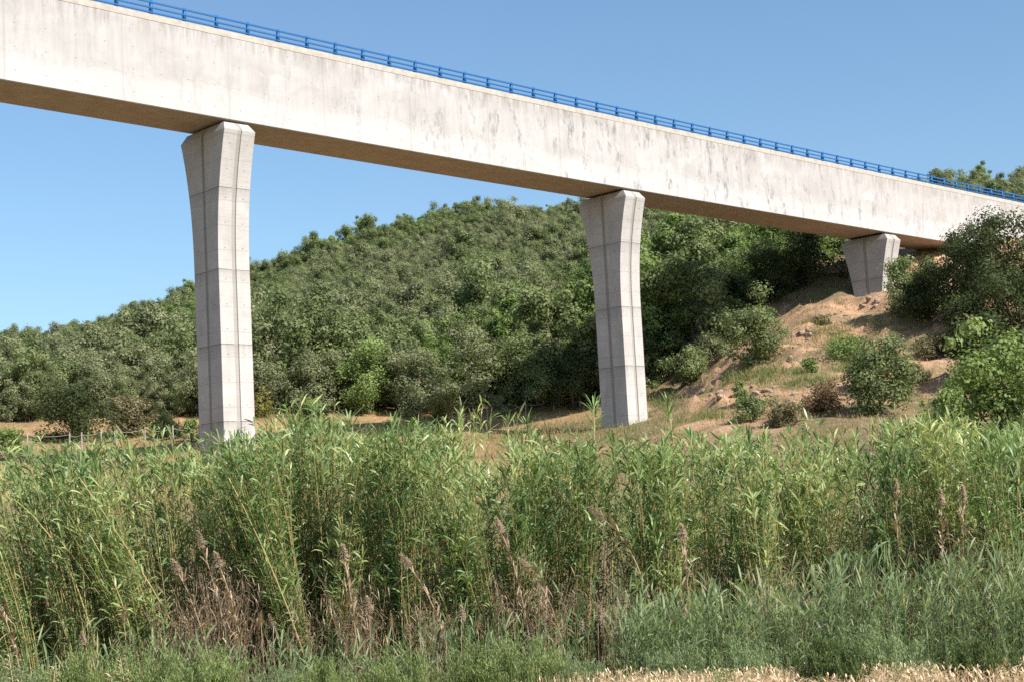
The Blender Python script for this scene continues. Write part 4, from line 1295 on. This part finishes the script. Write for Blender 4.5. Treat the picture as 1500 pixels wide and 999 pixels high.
# ------------------------------------------------------------------ slope: grass, rocks, stone wall, fences
def on_image(xs, ys):
    P = np.array([hit(x, y) for x, y in zip(xs, ys)])
    return P[:, 0], P[:, 1]
N = 420
X = r.uniform(-46, 8, 4600); Y = r.uniform(78, 120, 4600)
grass('field_stubble', X, Y, 5, (.2, .6), DRYGRASS, 'dry golden grass of the field behind the reeds', 'grass', .02, .3, .55)
X = r.uniform(-2, 55, 11000); Y = r.uniform(70, 128, 11000)
f_ = (fbm(X / 4, Y / 4, 3, 71) > .0) & (Y < X * .9 + 112)
grass('slope_dry_grass', X[f_], Y[f_], 6, (.2, .6), DRYGRASS, 'dry straw-coloured grass on the slope at right', 'grass', .022, .3, .35)
gp = []
for (cx_, cy_, w_, h_, n_) in ((1120, 550, 45, 9, 90), (1070, 558, 30, 7, 50), (1215, 488, 40, 9, 60), (1170, 546, 22, 7, 40), (1245, 540, 35, 10, 60), (980, 590, 30, 12, 50), (1200, 560, 35, 6, 30), (1240, 500, 40, 12, 50), (1000, 612, 50, 10, 50),
                               (1340, 470, 40, 8, 40), (1150, 565, 60, 8, 60), (1090, 545, 40, 8, 40), (1230, 515, 40, 8, 50), (1290, 478, 40, 8, 40), (1050, 612, 40, 8, 40), (1400, 500, 40, 12, 40)):
    for k in range(n_):
        gp.append((cx_ + r.normal() * w_ * .5, cy_ + r.normal() * h_ * .5))
for k in range(260):
    gp.append((r.uniform(560, 1000), r.uniform(618, 650)))
for k in range(120):
    gp.append((r.uniform(0, 560), r.uniform(635, 680)))
gp = np.array(gp)
X, Y = on_image(gp[:, 0], gp[:, 1])
grass('slope_green_grass', X, Y, 14, (.25, .7), GREENGRASS, 'patches of fresh green grass on the slope at right', 'grass', .022, .3, .5)

def rock_mesh(seed):
    r_ = np.random.default_rng(seed)
    import bmesh
    bm = bmesh.new(); bmesh.ops.create_icosphere(bm, subdivisions=2, radius=1)
    cut = rand_dirs(9, r_); dist = r_.uniform(.45, .85, 9)
    for v in bm.verts:
        c = np.array(v.co)
        for d_, l_ in zip(cut, dist):
            k_ = c @ d_
            if k_ > l_:
                c = c - d_ * (k_ - l_)
        v.co = c * np.array([1, .8, .6])
    me = bpy.data.meshes.new('rock'); bm.to_mesh(me); bm.free(); me.materials.append(ROCK)
    return me
RM = [rock_mesh(k) for k in range(6)]
k = 0
for (cx_, cy_, w_, h_, n_, zl) in ((1185, 492, 34, 12, 11, 'on the outcrop below the short pier'), (1075, 580, 50, 8, 11, 'on the bare earth beside the juniper'), (1130, 575, 40, 7, 7, 'on the bare earth right of the juniper'), (1275, 448, 26, 7, 7, 'at the foot of the short pier'),
                                   (1225, 462, 30, 8, 6, 'on the slope below the short pier'), (1180, 530, 30, 6, 4, 'on the green part of the slope'), (1370, 475, 30, 8, 3, 'on the bank under the oaks'), (800, 612, 40, 4, 4, 'on the field edge left of the middle pier')):
    ps = sorted((cx_ + r.normal() * w_ * .5, cy_ + r.normal() * h_ * .5) for _ in range(n_))
    for j, (x, y) in enumerate(ps):
        p = hit(x, y); s_ = float(r.uniform(.16, .42))
        e = link('rock', RM[k % 6], None, (p[0], p[1], p[2] + s_ * .12), (float(r.normal() * .25), float(r.normal() * .25), float(r.uniform(0, 6.28))), s_)
        tag(e, f'pale brown rock {zl}, {ORD[j]} from left', 'rock', 'rocks on the slope'); k += 1

N = 2600
gq = np.column_stack([r.uniform(6, 48, N), r.uniform(84, 128, N)])
gq = gq[(fbm(gq[:, 0] / 3, gq[:, 1] / 3, 2, 88) > -.1) & (gq[:, 1] < gq[:, 0] * .9 + 108)]
N = len(gq); sz = .05 + .13 * r.uniform(0, 1, N) ** 3
OV = np.array([[1, 0, 0], [0, 1, 0], [-1, 0, 0], [0, -1, 0], [0, 0, .7], [0, 0, -.7]])
OT = np.array([[0, 1, 4], [1, 2, 4], [2, 3, 4], [3, 0, 4], [1, 0, 5], [2, 1, 5], [3, 2, 5], [0, 3, 5]])
Vg = OV[None] * sz[:, None, None] * r.uniform(.55, 1.35, (N, 6, 1)) + np.column_stack([gq, ground(gq[:, 0], gq[:, 1])])[:, None]
bg = Bag(); bg.add(Vg.reshape(-1, 3), ((np.arange(N) * 6)[:, None, None] + OT[None]).reshape(-1, 3))
tag(link('gravel', bg.mesh('gravel', ROCK)), 'loose stones and gravel strewn over the bare slope at right', 'gravel', kind='stuff')

p = hit(1228, 402)
wallo = link('stone_wall', None, loc=tuple(p), rot=(0, 0, .2))
tag(wallo, 'short dry stone wall in the shade left of the short pier', 'wall')
for row in range(4):
    for c_ in range(5):
        link('stone', RM[(row * 5 + c_) % 6], wallo, (c_ * .46 - 1 + (row % 2) * .2, random.uniform(-.06, .06), .12 + row * .26), (random.uniform(-.1, .1), random.uniform(-.1, .1), random.uniform(-.3, .3)), (.29, .26, .22))

def fence(pts, label, h=1.25, wires=(.6, 1.12), post_r=.06, wr=.018):
    P = [hit(x, y) for x, y in pts]
    e = link('wire_fence', None, loc=tuple(P[0]))
    for p in P:
        b = Bag(); hh = h * random.uniform(.92, 1.12)
        tube(b, np.array([[0, 0, -.4], [random.uniform(-.05, .05), 0, hh]]), [post_r, post_r * .85], 6)
        link('fence_post', b.mesh('fence_post', GREYWOOD), e, tuple(p - P[0]))
    for w in wires:
        b = Bag()
        for p, q in zip(P[:-1], P[1:]):
            t = np.linspace(0, 1, 7)[:, None]
            L = p * (1 - t) + q * t; L[:, 2] += w - (.12 + .12 * random.random()) * (4 * t * (1 - t))[:, 0]
            tube(b, L - P[0], wr, 4, cap=False)
        link('wire', b.mesh('wire', WIRE), e)
    tag(e, label, 'fence')
fence([(-30, 664), (41, 661), (102, 660), (120, 660), (148, 656), (171, 655), (213, 652), (254, 650), (292, 648)], 'wooden post and wire fence along the field left of the tallest pier')
fence([(664, 630), (714, 620), (770, 611), (812, 602), (850, 597)], 'post and rope fence before the dark oaks left of the middle pier', wires=(1.0,), post_r=.05, wr=.013)
